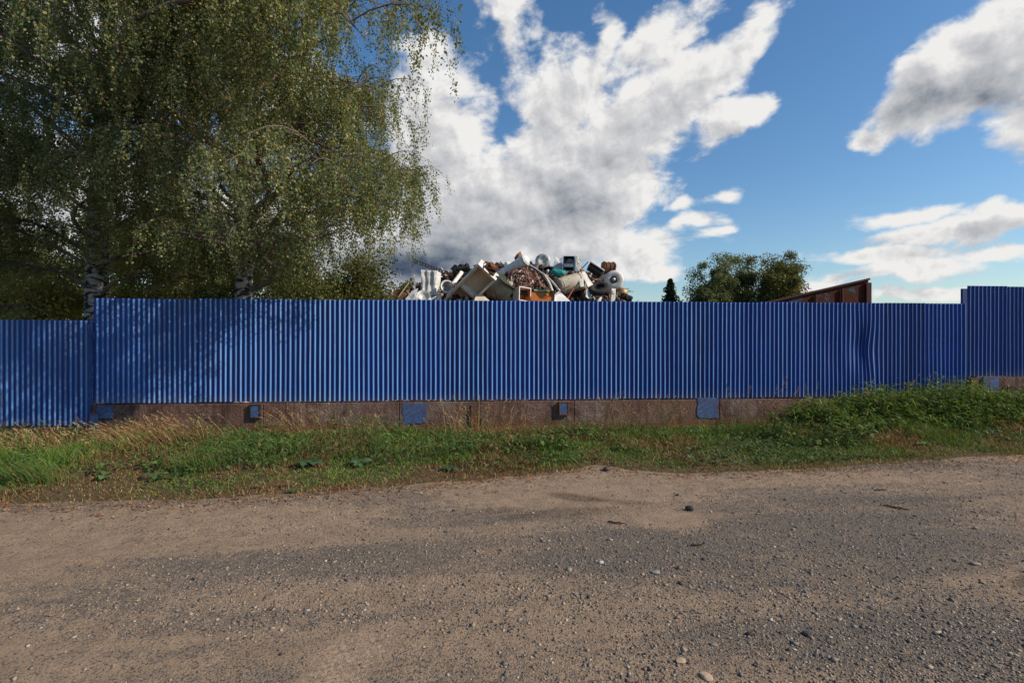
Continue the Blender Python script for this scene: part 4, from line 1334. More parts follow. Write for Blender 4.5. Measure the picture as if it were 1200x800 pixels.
def chips(n, pos, size, cols, thin=0.12):
    """bent plates and bars of loose scrap"""
    cube = np.array([[-1, -1, -1], [1, -1, -1], [1, 1, -1], [-1, 1, -1], [-1, -1, 1], [1, -1, 1], [1, 1, 1], [-1, 1, 1]], float)
    cf = np.array([[0, 3, 2, 1], [4, 5, 6, 7], [0, 1, 5, 4], [1, 2, 6, 5], [2, 3, 7, 6], [3, 0, 4, 7]])
    sc = np.stack([0.5 + 1.2 * RNG.random(n), 0.15 + 0.6 * RNG.random(n), thin * (0.4 + RNG.random(n))], -1) * size[:, None] / 2
    V = cube[None] * sc[:, None] + RNG.normal(0, 0.05, (n, 8, 3)) * size[:, None, None]
    q, _ = np.linalg.qr(RNG.normal(0, 1, (n, 3, 3)))
    V = np.einsum('nij,nkj->nki', q, V) + pos[:, None]
    F = (cf[None] + (np.arange(n) * 8)[:, None, None]).reshape(-1, 4)
    return V.reshape(-1, 3), F, np.repeat(cols, 6, 0)

M_CHIP = m_tint('scrap_metal', 0.6, 0, 0.4)
n = 15000
x = RNG.random(n) * 10.0 - 5.0
y = 15.6 + 4.4 * RNG.random(n)
z = heap_z(x, y) + 0.34 * RNG.random(n) ** 1.5 - 0.02
pal = np.array([[.045, .03, .025], [.13, .05, .025], [.20, .09, .045], [.06, .058, .06], [.28, .27, .26], [.55, .52, .48], [.10, .035, .025], [.25, .16, .09], [.30, .05, .03], [.10, .15, .2]])
pr = np.array([.18, .15, .10, .12, .12, .12, .10, .06, .025, .025])
col = pal[RNG.choice(len(pal), n, p=pr)] * (0.7 + 0.6 * RNG.random((n, 1)))
mb = MB()
mb.add(*chips(n, np.stack([x, y, z], -1), np.exp(RNG.normal(math.log(0.17), 0.55, n)).clip(0.04, 0.75), col))
# rods and wires
n = 900
x = RNG.random(n) * 9.2 - 4.6
y = 16.2 + 3.0 * RNG.random(n)
p0 = np.stack([x, y, heap_z(x, y) + 0.05 + 0.2 * RNG.random(n)], -1)
d = nrm(RNG.normal(0, 1, (n, 3)) * np.array([1, 0.6, 0.45]))
ln = 0.3 + 0.9 * RNG.random(n)
s = np.linspace(-0.5, 0.5, 6)
P = p0[:, None] + d[:, None] * (ln[:, None] * s)[..., None]
P[:, :, 2] += (RNG.normal(0, 0.25, n)[:, None] * s[None] ** 2 * ln[:, None])
Vt, Ft = batch_tubes(P, np.repeat((0.008 + 0.014 * RNG.random(n))[:, None], 6, 1), 5)
mb.add(Vt, Ft, np.repeat(pal[RNG.choice(len(pal), n, p=pr)], 5 * 5, 0))
o = mb.build('scrap_pieces', M_CHIP)
o['kind'] = 'stuff'
o['label'] = 'small loose bits of rusty and pale scrap covering the heap'

# loose swarf poured over the middle
n = 19000
u = RNG.random(n) ** 0.6
a = RNG.random(n) * 6.283
c0 = at(614, 322, 17.2)
x = c0.x + 0.95 * u * np.cos(a)
y = c0.y + 0.75 * u * np.sin(a)
top = 0.78 * (1 - u ** 1.6) + 0.10 * (fbm(x, y, 4, 90) - 0.5)
z = c0.z - 0.58 + top - (c0.y - y) * -0.10 - 0.25 * np.maximum(0, (x - c0.x)) * 0.3
P = np.stack([x, y, z], -1)
pal2 = np.array([[.08, .035, .025], [.16, .06, .035], [.24, .105, .065], [.32, .19, .14], [.035, .022, .02], [.5, .42, .37]])
col = pal2[RNG.choice(6, n, p=[.25, .25, .18, .12, .15, .05])]
mb = MB()
mb.add(*chips(n, P, np.exp(RNG.normal(math.log(0.05), 0.45, n)), col, 0.3))
i = np.arange(31 * 31).reshape(31, 31)
gu, ga = np.meshgrid(np.linspace(0, 1.05, 31), np.linspace(0, 6.2832, 31), indexing='ij')
gx, gy = c0.x + 0.95 * gu * np.cos(ga), c0.y + 0.75 * gu * np.sin(ga)
gzz = c0.z - 0.66 + 0.78 * (1 - gu ** 1.6) + (gy - c0.y) * 0.10
mb.add(np.stack([gx, gy, gzz], -1).reshape(-1, 3), np.stack([i[:-1, :-1], i[1:, :-1], i[1:, 1:], i[:-1, 1:]], -1).reshape(-1, 4), np.array([0.05, 0.028, 0.022]))
o = mb.build('metal_turnings', M_CHIP)
o['kind'] = 'stuff'
o['label'] = 'mound of reddish brown metal turnings in the middle of the heap'

def single(name, label, cat, bm, m, loc, rot=(0, 0, 0), smooth=False):
    return tag(bm_obj(name, bm, m, None, smooth, loc, rot), label, cat)

# perforated steel beam sticking out to the left
p0, p1 = at(485, 305.5, 18.0), at(531, 323, 18.3)
d = p1 - p0
t = thing('steel_beam', 'long dark perforated steel beam sticking out to the upper left', 'beam', p0, d.to_track_quat('X', 'Z').to_euler())
bm = bmesh.new()
Lb = d.length
nh = 14
for zz_ in (-0.045, 0.045):
    add_box(bm, (Lb / 2, 0, zz_), (Lb, 0.05, 0.022))
for k in range(nh + 1):
    add_box(bm, (Lb * k / nh * 0.98 + 0.02, 0, 0), (0.05, 0.045, 0.07))
bm_obj('web', bm, M_DARKSTEEL, t)

# crumpled white appliance shell
bm = bmesh.new()
add_box(bm, (0, 0, 0), (0.60, 0.45, 0.98), bevel=0.03)
bmesh.ops.subdivide_edges(bm, edges=bm.edges[:], cuts=7, use_grid_fill=True)
for v in bm.verts:
    v.co.x *= 1 - 0.10 * (1 - (v.co.z / 0.5) ** 2)
    v.co.y -= 0.015 * math.cos(v.co.x * 30 + v.co.z * 3)
crumple(bm, 0.035, 3.0, 3)
single('appliance_shell', 'crumpled white sheet metal appliance shell standing upright at left', 'scrap metal', bm, M_WHITE, at(504, 335, 17.3), (R(-4), R(3), R(-8)))

# ring door
t = thing('drum_ring', 'round white ring with a dark opening beside the crumpled shell', 'scrap metal', at(523.5, 336, 16.9), (R(80), R(8), R(14)))
bm = bmesh.new()
add_lathe(bm, [(0.15, -0.05), (0.17, 0.05), (0.215, 0.07), (0.225, 0.0), (0.21, -0.08), (0.15, -0.05)], 30)
bm_obj('rim', bm, M_WHITE, t, True)
bm = bmesh.new()
add_lathe(bm, [(0.16, -0.01), (0.12, -0.07), (0.05, -0.11), (0.001, -0.12)], 24)
bm_obj('bowl', bm, M_GREY, t, True)

def bar(name, label, a_, b_, w, m, cat='scrap metal', bendz=0.0):
    bm = bmesh.new()
    d = b_ - a_
    pts = [a_ + d * (k / 7) + Vector((0, 0, bendz * math.sin(math.pi * k / 7))) - a_ for k in range(8)]
    add_tube(bm, pts, w, 8)
    return single(name, label, cat, bm, m, a_, smooth=True)
bar('pipe', 'short cream pipe leaning right of the white ring', at(529, 335, 16.8), at(541, 319, 17.2), 0.07, M_CREAMW)
bar('pole', 'thin tan stick leaning out at the left foot of the heap', at(466, 349, 17.0), at(486, 322, 17.4), 0.022, M_WOODY)
bar('pipe', 'thin white bar standing in front of the crumpled shell', at(511, 348, 16.6), at(503, 352, 16.6), 0.03, M_WHITE)

# black engine lump
bm = bmesh.new()
for k in range(9):
    add_box(bm, (random.uniform(-0.3, 0.3), random.uniform(-0.15, 0.15), random.uniform(-0.14, 0.16)), (random.uniform(0.1, 0.32), 0.25, random.uniform(0.08, 0.24)), (random.random(), random.random(), random.random()), 0.01)
add_cyl(bm, (-0.2, -0.2, 0.05), (0.2, -0.2, 0.1), 0.08)
single('engine_block', 'black engine block on top of the heap left of the cream cabinet', 'engine', bm, M_BLACK, at(543, 318, 17.9))

# big cream open cabinet (fridge body) tilted up to the right
def cabinet():
    p = at(549, 340, 16.9)
    vw = (Vector((0, 0, EYE)) - p).normalized()
    im = Vector((0.70, 0, 0.71))
    im = (im - vw * im.dot(vw)).normalized()
    ax = im * math.cos(R(31)) + vw * math.sin(R(31))
    ay = im * math.sin(R(31)) - vw * math.cos(R(31))
    az = ax.cross(ay)
    # turned a little about its long axis so that the inside of the lower side shows
    rotm = Matrix((ax, ay, az)).transposed() @ Matrix.Rotation(R(5), 3, 'X')
    t = thing('fridge_cabinet', 'large cream open fridge body with a shelf divider, tilted up to the right', 'fridge', p, rotm.to_euler())
    Lc, Wc, Dc, th = 2.15, 0.76, 0.40, 0.075
    # local x = length, y = depth (open towards -y), z = width
    bm = bmesh.new()
    add_box(bm, (0, Dc / 2 - th / 2, 0), (Lc, th, Wc), bevel=0.012)
    for s in (-1, 1):
        add_box(bm, (0, -th / 2 - 0.001, s * (Wc / 2 - th / 2)), (Lc, Dc - th, th), bevel=0.012)
        add_box(bm, (s * (Lc / 2 - th / 2), -th / 2 - 0.001, 0), (th, Dc - th - 0.002, Wc - 2 * th - 0.002), bevel=0.010)
    bm_obj('body', bm, M_CREAMW, t)
    bm = bmesh.new()
    add_box(bm, (0, Dc / 2 - th - 0.012, 0), (Lc - 2 * th - 0.01, 0.016, Wc - 2 * th - 0.01))
    for s in (-1, 1):
        add_box(bm, (0, -0.02, s * (Wc / 2 - th - 0.012)), (Lc - 2 * th - 0.02, Dc - 2 * th - 0.03, 0.012))
    bm_obj('liner', bm, M_CREAM, t)
    bm = bmesh.new()
    add_box(bm, (0.02, -0.035, 0), (0.08, Dc - th - 0.03, Wc - 2 * th - 0.05), bevel=0.008)
    bm_obj('shelf', bm, M_CREAMW, t)
    bm = bmesh.new()
    for k in range(6):
        add_torus(bm, 0.17 + 0.03 * random.random(), 0.022, 18, 6, Matrix.Translation((Lc / 2 + 0.10, 0.05 + random.uniform(-0.1, 0.1), random.uniform(-0.08, 0.08))) @ Euler((random.uniform(-.7, .7), 1.4 + random.uniform(-.5, .5), 0)).to_matrix().to_4x4())
    add_cyl(bm, (Lc / 2, 0.05, 0), (Lc / 2 + 0.2, 0.05, 0), 0.13)
    bm_obj('compressor', bm, M_RUST, t)
    bm = bmesh.new()
    add_box(bm, (Lc / 2 + 0.03, 0, -0.14), (0.05, 0.3, 0.2), bevel=0.01)
    bm_obj('terminal_box', bm, M_DARKSTEEL, t)
cabinet()

# long white heater with a rounded end
p0, p1 = at(590, 321, 17.6), at(614, 306, 17.2)
d = p1 - p0
t = thing('water_heater', 'white cylindrical water heater pointing up right behind the brown turnings', 'water heater', p0, d.to_track_quat('Z', 'Y').to_euler())
bm = bmesh.new()
Lh = d.length + 0.1
add_lathe(bm, [(0.001, -0.3), (0.17, -0.3), (0.19, -0.25), (0.19, Lh - 0.06), (0.17, Lh), (0.12, Lh + 0.05), (0.001, Lh + 0.06)], 28)
bm_obj('tank', bm, M_WHITE, t, True)
bm = bmesh.new()
add_torus(bm, 0.185, 0.022, 28, 8, Matrix.Translation((0, 0, Lh - 0.03)))
bm_obj('end_ring', bm, M_LGREY, t, True)

bm = bmesh.new()
add_box(bm, (0, 0, 0), (0.2, 0.2, 0.22), bevel=0.02)
add_box(bm, (0, -0.11, 0), (0.12, 0.03, 0.12), bevel=0.005)
single('metal_box', 'small white metal box between the cabinet top and the heater', 'scrap metal', bm, M_WHITE, at(595, 311, 17.6), (0, R(8), R(20)))

def tank(name, label, a_, b_, r_, m, cat='tank', ends=True, band=None):
    d = b_ - a_
    t = thing(name, label, cat, a_, d.to_track_quat('Z', 'Y').to_euler())
    L_ = d.length
    bm = bmesh.new()
    add_lathe(bm, [(0.001, -r_ * 0.22), (r_ * 0.6, -r_ * 0.18), (r_ * 0.95, -r_ * 0.03), (r_, r_ * 0.06), (r_, L_ - 0.05), (r_ * 0.95, L_ + r_ * 0.03), (r_ * 0.6, L_ + r_ * 0.18), (0.001, L_ + r_ * 0.22)], 30)
    crumple(bm, r_ * 0.06, 2.0 / r_, 5)
    bm_obj('shell', bm, m, t, True)
    for q in (0.12, 0.88):
        bm = bmesh.new()
        add_torus(bm, r_ * 1.0, r_ * 0.035, 30, 6, Matrix.Translation((0, 0, L_ * q)))
        bm_obj('seam', bm, band or m, t, True)
    bm = bmesh.new()
    add_cyl(bm, (0, -r_ * 0.98, L_ * 0.5), (0, -r_ * 1.25, L_ * 0.5), r_ * 0.12, seg=12)
    bm_obj('pipe_stub', bm, M_RUST, t)
    return t
tank('boiler', 'big dirty off-white boiler lying below the brown turnings', at(577, 338, 17.3), at(604, 343, 16.8), 0.40, M_BEIGE)
tank('pressure_tank', 'dented beige tank lying on the right half of the heap', at(655, 336, 16.9), at(682, 329, 17.1), 0.30, M_BEIGE)

# dark green slanted sheet under the turnings
bm = bmesh.new()
add_box(bm, (0, 0, 0), (0.9, 0.7, 0.03))
bmesh.ops.subdivide_edges(bm, edges=bm.edges[:], cuts=5, use_grid_fill=True)
crumple(bm, 0.03, 4, 8)
single('metal_sheet_scrap', 'dark greenish sheet slanting under the brown turnings', 'scrap metal', bm, m_worn('dark_green_paint', (0.045, 0.055, 0.035), 0.3, 0.7), at(597, 331, 16.7), (R(20), R(34), 0))

# orange cabinets
def open_box(name, label, p, rot, s, th, m, m_in, cat='scrap metal'):
    t = thing(name, label, cat, p, rot)
    bm = bmesh.new()
    add_box(bm, (0, s[1] / 2, 0), (s[0], th, s[2]))
    for q in (-1, 1):
        add_box(bm, (q * (s[0] / 2 - th / 2), 0, 0), (th, s[1] - th - 0.004, s[2]))
        add_box(bm, (0, 0, q * (s[2] / 2 - th / 2)), (s[0] - 2 * th - 0.004, s[1] - th - 0.004, th))
    bm_obj('body', bm, m, t)
    bm = bmesh.new()
    add_box(bm, (0, s[1] / 2 - th, 0), (s[0] - 2 * th - 0.01, 0.01, s[2] - 2 * th - 0.01))
    for q in (-1, 1):
        add_box(bm, (q * (s[0] / 2 - th - 0.006), -0.01, 0), (0.008, s[1] - 2 * th - 0.03, s[2] - 2 * th - 0.01))
    bm_obj('lining', bm, m_in, t)
    return t
open_box('metal_locker', 'open box with bright orange inside, left of two above the fence', at(612, 346, 16.4), (R(-8), R(6), R(28)), (0.44, 0.4, 0.46), 0.025, M_CREAMW, M_ORANGE)
t = thing('orange_panel', 'flat orange panel with pale green top strip, right of two orange pieces', 'scrap metal', at(636, 348, 16.3), (R(-25), R(4), R(-6)))
bm = bmesh.new()
add_box(bm, (0, 0, 0), (0.74, 0.04, 0.34), bevel=0.008)
bm_obj('sheet', bm, M_ORANGE, t)
bm = bmesh.new()
add_box(bm, (-0.05, 0.0, 0.205), (0.50, 0.12, 0.06), bevel=0.006)
bm_obj('strip', bm, M_GREENISH, t)
bm = bmesh.new()
add_box(bm, (0.385, -0.02, 0.02), (0.025, 0.10, 0.42))
bm_obj('edge', bm, M_CREAMW, t)

def poly_sheet(name, label, pts, m, th=0.02, cr=0.02, cat='scrap metal'):
    c = sum(pts, Vector()) / len(pts)
    bm = bmesh.new()
    vs = [bm.verts.new(p - c) for p in pts]
    f = bm.faces.new(vs)
    bmesh.ops.triangulate(bm, faces=[f])
    bmesh.ops.subdivide_edges(bm, edges=bm.edges[:], cuts=3, use_grid_fill=True)
    crumple(bm, cr, 4, len(label))
    bmesh.ops.solidify(bm, geom=bm.faces[:], thickness=th)
    return single(name, label, cat, bm, m, c)
poly_sheet('metal_sheet_scrap', 'triangular white sheet right of the orange panel', [at(650, 353, 16.2), at(668, 353, 16.2), at(656, 341, 16.5), at(650, 344, 16.4)], M_WHITE)
poly_sheet('metal_sheet_scrap', 'white triangular sheet below the crumpled shell', [at(490, 353, 16.4), at(507, 353, 16.4), at(501, 341, 16.7)], M_WHITE)
poly_sheet('metal_sheet_scrap', 'grey crumpled sheet standing up right of the round disc', [at(648, 317, 17.6), at(658, 317, 17.6), at(659, 302, 17.8), at(655, 304, 17.8), at(651, 300, 17.8)], M_LGREY, 0.02, 0.05)
poly_sheet('metal_sheet_scrap', 'rusty brown sheet low at the left foot of the heap', [at(453, 353, 17.0), at(478, 353, 16.8), at(474, 342, 17.2), at(462, 339, 17.3)], M_RUST, 0.02, 0.06)
poly_sheet('metal_sheet_scrap', 'pale grey sheet leaning at the left foot of the heap', [at(474, 352, 16.6), at(491, 352, 16.6), at(489, 338, 17.0), at(482, 341, 16.9)], M_LGREY, 0.02, 0.05)
poly_sheet('metal_sheet_scrap', 'bent white strip standing between the beige tank and the dark tyre', [at(680, 336, 16.6), at(684, 335, 16.6), at(683, 318, 17.0), at(678, 319, 17.0)], M_CREAMW, 0.02, 0.03)
poly_sheet('metal_sheet_scrap', 'cream folded sheet sloping down right of the bent white strip', [at(681, 319, 17.0), at(685, 319, 17.0), at(695, 334, 16.7), at(689, 337, 16.6)], M_CREAMW, 0.02, 0.03)
poly_sheet('metal_sheet_scrap', 'tan sheet lying at the bottom right of the cream cabinet', [at(556, 352, 16.3), at(574, 353, 16.2), at(566, 345, 16.7), at(558, 344, 16.8)], M_CREAM, 0.02, 0.02)
poly_sheet('metal_sheet_scrap', 'small blue white plate hanging below the beige tank', [at(686, 347, 16.4), at(692, 351, 16.4), at(694, 340, 16.6), at(688, 338, 16.6)], M_LGREY, 0.02, 0.02)

# arching rails over the turnings
def arch(name, label, pts, w, m):
    P_ = [at(*q) for q in pts]
    o_ = P_[0].copy()
    res = []
    n_ = len(P_)
    for k in range((n_ - 1) * 6 + 1):
        i_ = min(k // 6, n_ - 2)
        f_ = k / 6 - i_
        a_ = P_[max(i_ - 1, 0)]
        b_, c_ = P_[i_], P_[i_ + 1]
        d_ = P_[min(i_ + 2, n_ - 1)]
        res.append(0.5 * ((2 * b_) + (c_ - a_) * f_ + (2 * a_ - 5 * b_ + 4 * c_ - d_) * f_ ** 2 + (3 * b_ - a_ - 3 * c_ + d_) * f_ ** 3) - o_)
    bm = bmesh.new()
    add_tube(bm, res, w, 8)
    single(name, label, 'rail', bm, m, o_, smooth=True)
arch('bent_rail', 'long grey rail arching down over the brown turnings', [(620, 310, 17.2), (632, 318, 16.8), (644, 327, 16.5), (656, 341, 16.2)], 0.035, M_LGREY)
arch('bent_rail', 'thick beige rail below the long grey arching rail', [(638, 323, 16.5), (643, 331, 16.3), (647, 341, 16.2)], 0.05, M_BEIGE)
arch('bent_rail', 'dark thin rail along the upper edge of the turnings', [(624, 314, 17.0), (640, 324, 16.6), (652, 337, 16.4)], 0.02, M_DARKSTEEL)

# round pale disc standing on the crest
t = thing('metal_disc', 'round pale galvanised disc standing on the crest of the heap', 'scrap metal', at(636, 305.5, 17.7), (R(82), R(4), R(-12)))
bm = bmesh.new()
add_lathe(bm, [(0.001, 0.02), (0.10, 0.02), (0.11, 0.035), (0.24, 0.03), (0.265, 0.0), (0.24, -0.04), (0.001, -0.04)], 30)
bm_obj('plate', bm, M_LGREY, t, True)
for k in range(6):
    a = k * 1.047 + 0.3
    bm = bmesh.new()
    add_cyl(bm, (0.18 * math.cos(a), 0.18 * math.sin(a), 0.03), (0.18 * math.cos(a), 0.18 * math.sin(a), 0.045), 0.022, seg=8)
    bm_obj('bolt', bm, M_RUST, t)

# blue grey appliance with an open white door
t = thing('washing_machine', 'blue grey appliance cube with an open white door on the crest', 'appliance', at(669, 309, 17.4), (R(6), R(5), R(-28)))
bm = bmesh.new()
for s in (-1, 1):
    add_box(bm, (s * 0.19, 0, 0), (0.02, 0.42, 0.50))
    add_box(bm, (0, 0, s * 0.24), (0.36, 0.42, 0.02))
add_box(bm, (0, 0.2, 0), (0.36, 0.02, 0.46))
bm_obj('casing', bm, M_BLUEG, t)
bm = bmesh.new()
add_cyl(bm, (0, -0.12, 0.02), (0, 0.16, 0.02), 0.15, seg=20)
bm_obj('drum', bm, M_GREY, t)
bm = bmesh.new()
add_box(bm, (0, -0.205, -0.06), (0.34, 0.015, 0.10))
bm_obj('front_strip', bm, M_WHITE, t)
t = thing('appliance_door', 'white pointed door panel standing beside the blue grey appliance', 'scrap metal', at(678.5, 307, 17.1), (R(4), R(-4), R(35)))
bm = bmesh.new()
vs = [bm.verts.new((x_, 0, z_)) for (x_, z_) in ((-0.13, -0.12), (0.02, -0.34), (0.14, -0.1), (0.10, 0.15), (0.02, 0.30), (-0.08, 0.22))]
bm.faces.new(vs)
bmesh.ops.solidify(bm, geom=bm.faces[:], thickness=0.03)
bm_obj('panel', bm, M_WHITE, t)
bm = bmesh.new()
add_torus(bm, 0.085, 0.015, 20, 6, Matrix.Translation((0.02, 0.0, 0.03)) @ Euler((R(90), 0, 0)).to_matrix().to_4x4())
bm_obj('port_rim', bm, M_LGREY, t)

bm = bmesh.new()
bmesh.ops.create_icosphere(bm, subdivisions=3, radius=0.2)
for v in bm.verts:
    v.co.z *= 0.55
    v.co.x *= 1.3
crumple(bm, 0.09, 5, 4)
single('plastic_sheeting', 'crumpled teal plastic sheeting on the heap right of the rails', 'plastic', bm, M_TEAL, at(654, 319.5, 16.9))

# dark panel with a white edge
t = thing('cooker_hood', 'black slanted panel with a white top edge right of the appliance', 'scrap metal', at(697, 317, 17.2), (R(-20), R(35), R(-10)))
bm = bmesh.new()
add_box(bm, (0, 0, 0), (0.52, 0.35, 0.14), bevel=0.015)
bm_obj('panel', bm, M_BLACK, t)
bm = bmesh.new()
add_box(bm, (0, -0.02, 0.09), (0.56, 0.42, 0.035), bevel=0.008)
bm_obj('top', bm, M_WHITE, t)

bm = bmesh.new()
add_cyl(bm, (-0.2, 0, 0), (0.2, 0, 0.02), 0.2, 0.19, 22)
for q in (-0.15, 0, 0.15):
    add_torus(bm, 0.2, 0.015, 22, 6, Matrix.Translation((q, 0, 0.01)) @ Euler((0, R(90), 0)).to_matrix().to_4x4())
crumple(bm, 0.03, 5, 2)
single('rusty_drum', 'short rusty brown drum behind the white wheel', 'drum', bm, M_RUST, at(713, 314.5, 17.4), (0, 0, R(15)))

# white wheel with hub
t = thing('wheel', 'large white wheel disc with a dark ringed hub on the right of the heap', 'wheel', at(719.5, 328, 16.8), (R(86), 0, R(-14)))
bm = bmesh.new()
add_lathe(bm, [(0.10, 0.05), (0.13, 0.075), (0.28, 0.06), (0.31, 0.04), (0.315, -0.05), (0.30, -0.08), (0.10, -0.08)], 34)
bm_obj('disc', bm, M_CREAMW, t, True)
bm = bmesh.new()
add_lathe(bm, [(0.12, 0.07), (0.115, 0.10), (0.09, 0.10), (0.085, 0.06)], 26)
bm_obj('ring', bm, M_RUST, t, True)
bm = bmesh.new()
add_lathe(bm, [(0.10, 0.03), (0.06, 0.05), (0.055, 0.12), (0.001, 0.13)], 20)
bm_obj('hub', bm, M_LGREY, t, True)
for k in range(6):
    a = k * 1.047
    bm = bmesh.new()
    add_cyl(bm, (0.078 * math.cos(a), 0.078 * math.sin(a), 0.04), (0.078 * math.cos(a), 0.078 * math.sin(a), 0.09), 0.012, seg=6)
    bm_obj('bolt', bm, M_DARKSTEEL, t)

t = thing('tyre', 'dark muddy tyre lying tilted left of the white wheel', 'tyre', at(702, 338, 16.6), (R(38), R(-14), 0))
bm = bmesh.new()
add_lathe(bm, [(0.16, 0.06), (0.20, 0.09), (0.30, 0.09), (0.34, 0.05), (0.345, -0.05), (0.30, -0.09), (0.20, -0.09), (0.16, -0.06)], 34)
bm_obj('carcass', bm, m_worn('muddy_rubber', (0.055, 0.042, 0.033), 0.15, 0.9, 0, 0.5, 6), t, True)
bm = bmesh.new()
add_lathe(bm, [(0.158, 0.05), (0.14, 0.0), (0.158, -0.05)], 26)
bm_obj('rim', bm, M_BLACK, t, True)

bm = bmesh.new()
add_box(bm, (0, 0, 0), (0.15, 0.12, 0.42), bevel=0.012)
add_box(bm, (0, -0.07, 0.1), (0.08, 0.03, 0.08))
single('post_stub', 'short white post below the white wheel', 'post', bm, M_CREAMW, at(718, 346, 16.3), (0, R(3), R(10)))
bm = bmesh.new()
add_lathe(bm, [(0.001, 0.12), (0.09, 0.11), (0.15, 0.05), (0.16, -0.05), (0.12, -0.12), (0.001, -0.13)], 24)
add_torus(bm, 0.155, 0.02, 24, 6)
single('gas_cap', 'round brassy rusty cap at the right foot of the heap', 'scrap metal', bm, m_worn('brassy', (0.42, 0.26, 0.12), 0.3, 0.5, 0.4, 0.4, 6), at(730, 342.5, 16.5), (R(60), R(20), 0), True)
bm = bmesh.new()
add_box(bm, (0, 0, 0), (0.34, 0.25, 0.16), bevel=0.02)
add_cyl(bm, (-0.05, -0.13, 0), (-0.05, -0.17, 0), 0.05)
add_cyl(bm, (0.1, -0.13, 0), (0.1, -0.17, 0), 0.03)
single('motor_casing', 'black motor casing at the right foot of the heap', 'motor', bm, M_BLACK, at(734, 348.5, 16.3), (0, R(22), R(12)))
bm = bmesh.new()
add_lathe(bm, [(0.02, -0.05), (0.16, 0.0), (0.20, 0.09), (0.21, 0.09), (0.17, -0.01), (0.02, -0.07)], 26)
single('steel_bowl', 'pale dish shaped piece low in front of the crumpled shell', 'scrap metal', bm, M_LGREY, at(496, 348, 16.3), (R(60), 0, R(20)), True)
bar('pipe', 'rusty red pipe leaning below the beige tank', at(664, 352, 16.3), at(672, 338, 16.6), 0.028, m_worn('red_pipe', (0.25, 0.05, 0.03), 0.3, 0.7))
bar('pipe', 'thin rusty rod sloping left of the beige tank', at(644, 345, 16.2), at(668, 335, 16.4), 0.018, M_RUST)

# ------------------------------------------------------------------ rusty skip on the right
def m_skip():
    m, b, out = new_mat('skip_paint')
    v = b.n('ShaderNodeTexCoord').outputs['Object']
    n1 = b.noise(v, 2.4, 7, 0.65, 0.5)
    n2 = b.noise(v, 14, 6, 0.7)
    c = b.mix(n2, (0.075, 0.10, 0.13), (0.15, 0.19, 0.225))
    c = b.mix(b.sm(b.m('MULTIPLY_ADD', n2, 0.25, n1), 0.50, 0.60), c, b.mix(n2, (0.09, 0.024, 0.016), (0.20, 0.060, 0.030)))
    finish(b, out, c, 0.8, 0, 0.25, n2, 0.4, 0.01)
    return m
M_SKIP = m_skip()
M_SKIPFR = m_worn('skip_frame', (0.07, 0.018, 0.016), 0.25, 0.8, 0, 0.45, 4)
c0 = Vector((9.05, 13.0, 0.2))            # near right corner
t = thing('scrap_skip', 'rusty red steel skip with peeling blue panels and a sloping top', 'skip', c0, (0, 0, R(4)))
Ls, Ws = 3.6, 0.0
top_r = at(1018, 328, 13.0).z - 0.2
top_l = top_r - 3.6 * math.tan(R(12.8))
def wall_xz(x0, z0_, x1, z1_, zb, y, th):
    bm = bmesh.new()
    vs = [bm.verts.new(q) for q in ((x0, y, zb), (x1, y, zb), (x1, y, z1_), (x0, y, z0_))]
    bm.faces.new(vs)
    bmesh.ops.solidify(bm, geom=bm.faces[:], thickness=th)
    return bm
bm_obj('side_wall', wall_xz(-Ls, top_l, 0, top_r, 0.15, 0.0, 0.03), M_SKIP, t)
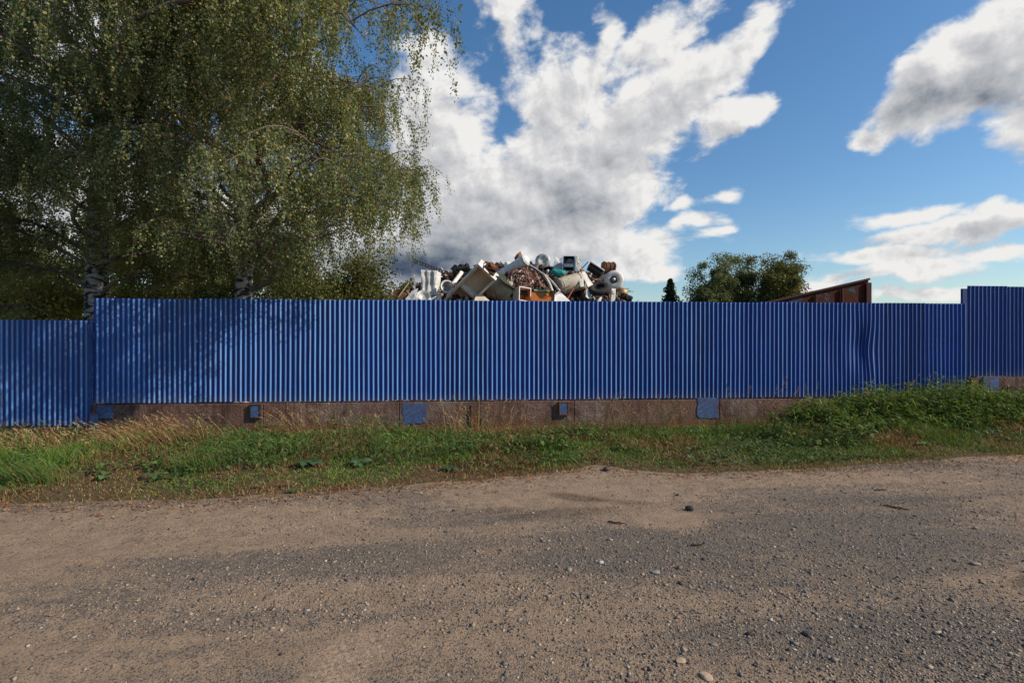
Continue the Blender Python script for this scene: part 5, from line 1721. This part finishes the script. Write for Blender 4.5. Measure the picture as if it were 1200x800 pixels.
# end wall runs back along the line of sight, then the rear side
ed = Vector((0.56, 0.83, 0)) * 1.9
bm = bmesh.new()
vs = [bm.verts.new(q) for q in ((0, 0.04, 0.15), (ed.x, ed.y, 0.15), (ed.x, ed.y, top_r - 0.12), (0, 0.04, top_r - 0.02))]
bm.faces.new(vs)
bmesh.ops.solidify(bm, geom=bm.faces[:], thickness=0.03)
bm_obj('end_wall', bm, M_SKIPFR, t)
bm = bmesh.new()
vs = [bm.verts.new(q) for q in ((-Ls, 0.04, 0.15), (-Ls + ed.x, ed.y, 0.15), (-Ls + ed.x, ed.y, top_l - 0.12), (-Ls, 0.04, top_l - 0.02))]
bm.faces.new(vs)
bmesh.ops.solidify(bm, geom=bm.faces[:], thickness=0.03)
bm_obj('end_wall', bm, M_SKIPFR, t)
bm_obj('rear_wall', wall_xz(-Ls + ed.x, top_l - 0.2, ed.x, top_r - 0.2, 0.15, ed.y, 0.03), M_SKIPFR, t)
bm = bmesh.new()
vs = [bm.verts.new(q) for q in ((-Ls, 0, 0.18), (0, 0, 0.18), (ed.x, ed.y, 0.18), (-Ls + ed.x, ed.y, 0.18))]
bm.faces.new(vs)
bmesh.ops.solidify(bm, geom=bm.faces[:], thickness=0.04)
bm_obj('floor_plate', bm, M_DARKSTEEL, t)
bm = bmesh.new()
an = math.atan2(top_r - top_l, Ls)
add_box(bm, (-Ls / 2, -0.02, (top_l + top_r) / 2 + 0.02), (Ls / math.cos(an) + 0.02, 0.07, 0.05), (0, -an, 0), 0.008)
bm_obj('top_rail', bm, M_SKIPFR, t)
for k, xx_ in enumerate((-0.03, -0.72, -1.42, -2.12, -2.82, -3.55)):
    zt = top_r + xx_ * math.tan(an) - 0.035
    bm = bmesh.new()
    add_box(bm, (xx_, -0.038, zt / 2 + 0.06), (0.14 if k == 0 else 0.05, 0.045, zt - 0.18), bevel=0.006)
    bm_obj('rib', bm, M_SKIPFR, t)

# ------------------------------------------------------------------ render settings
sc = bpy.context.scene
sc.view_settings.view_transform = 'Standard'
sc.view_settings.look = 'None'
sc.view_settings.exposure = 0
sc.render.engine = 'CYCLES'
sc.cycles.use_denoising = True
try:
    sc.cycles.denoiser = 'OPENIMAGEDENOISE'
    sc.cycles.denoising_input_passes = 'RGB_ALBEDO_NORMAL'
    sc.cycles.denoising_prefilter = 'ACCURATE'
except Exception:
    pass
sc.cycles.max_bounces = 6
sc.cycles.diffuse_bounces = 3
sc.cycles.transmission_bounces = 4
sc.cycles.caustics_reflective = False
sc.cycles.caustics_refractive = False
sc.cycles.sample_clamp_indirect = 6
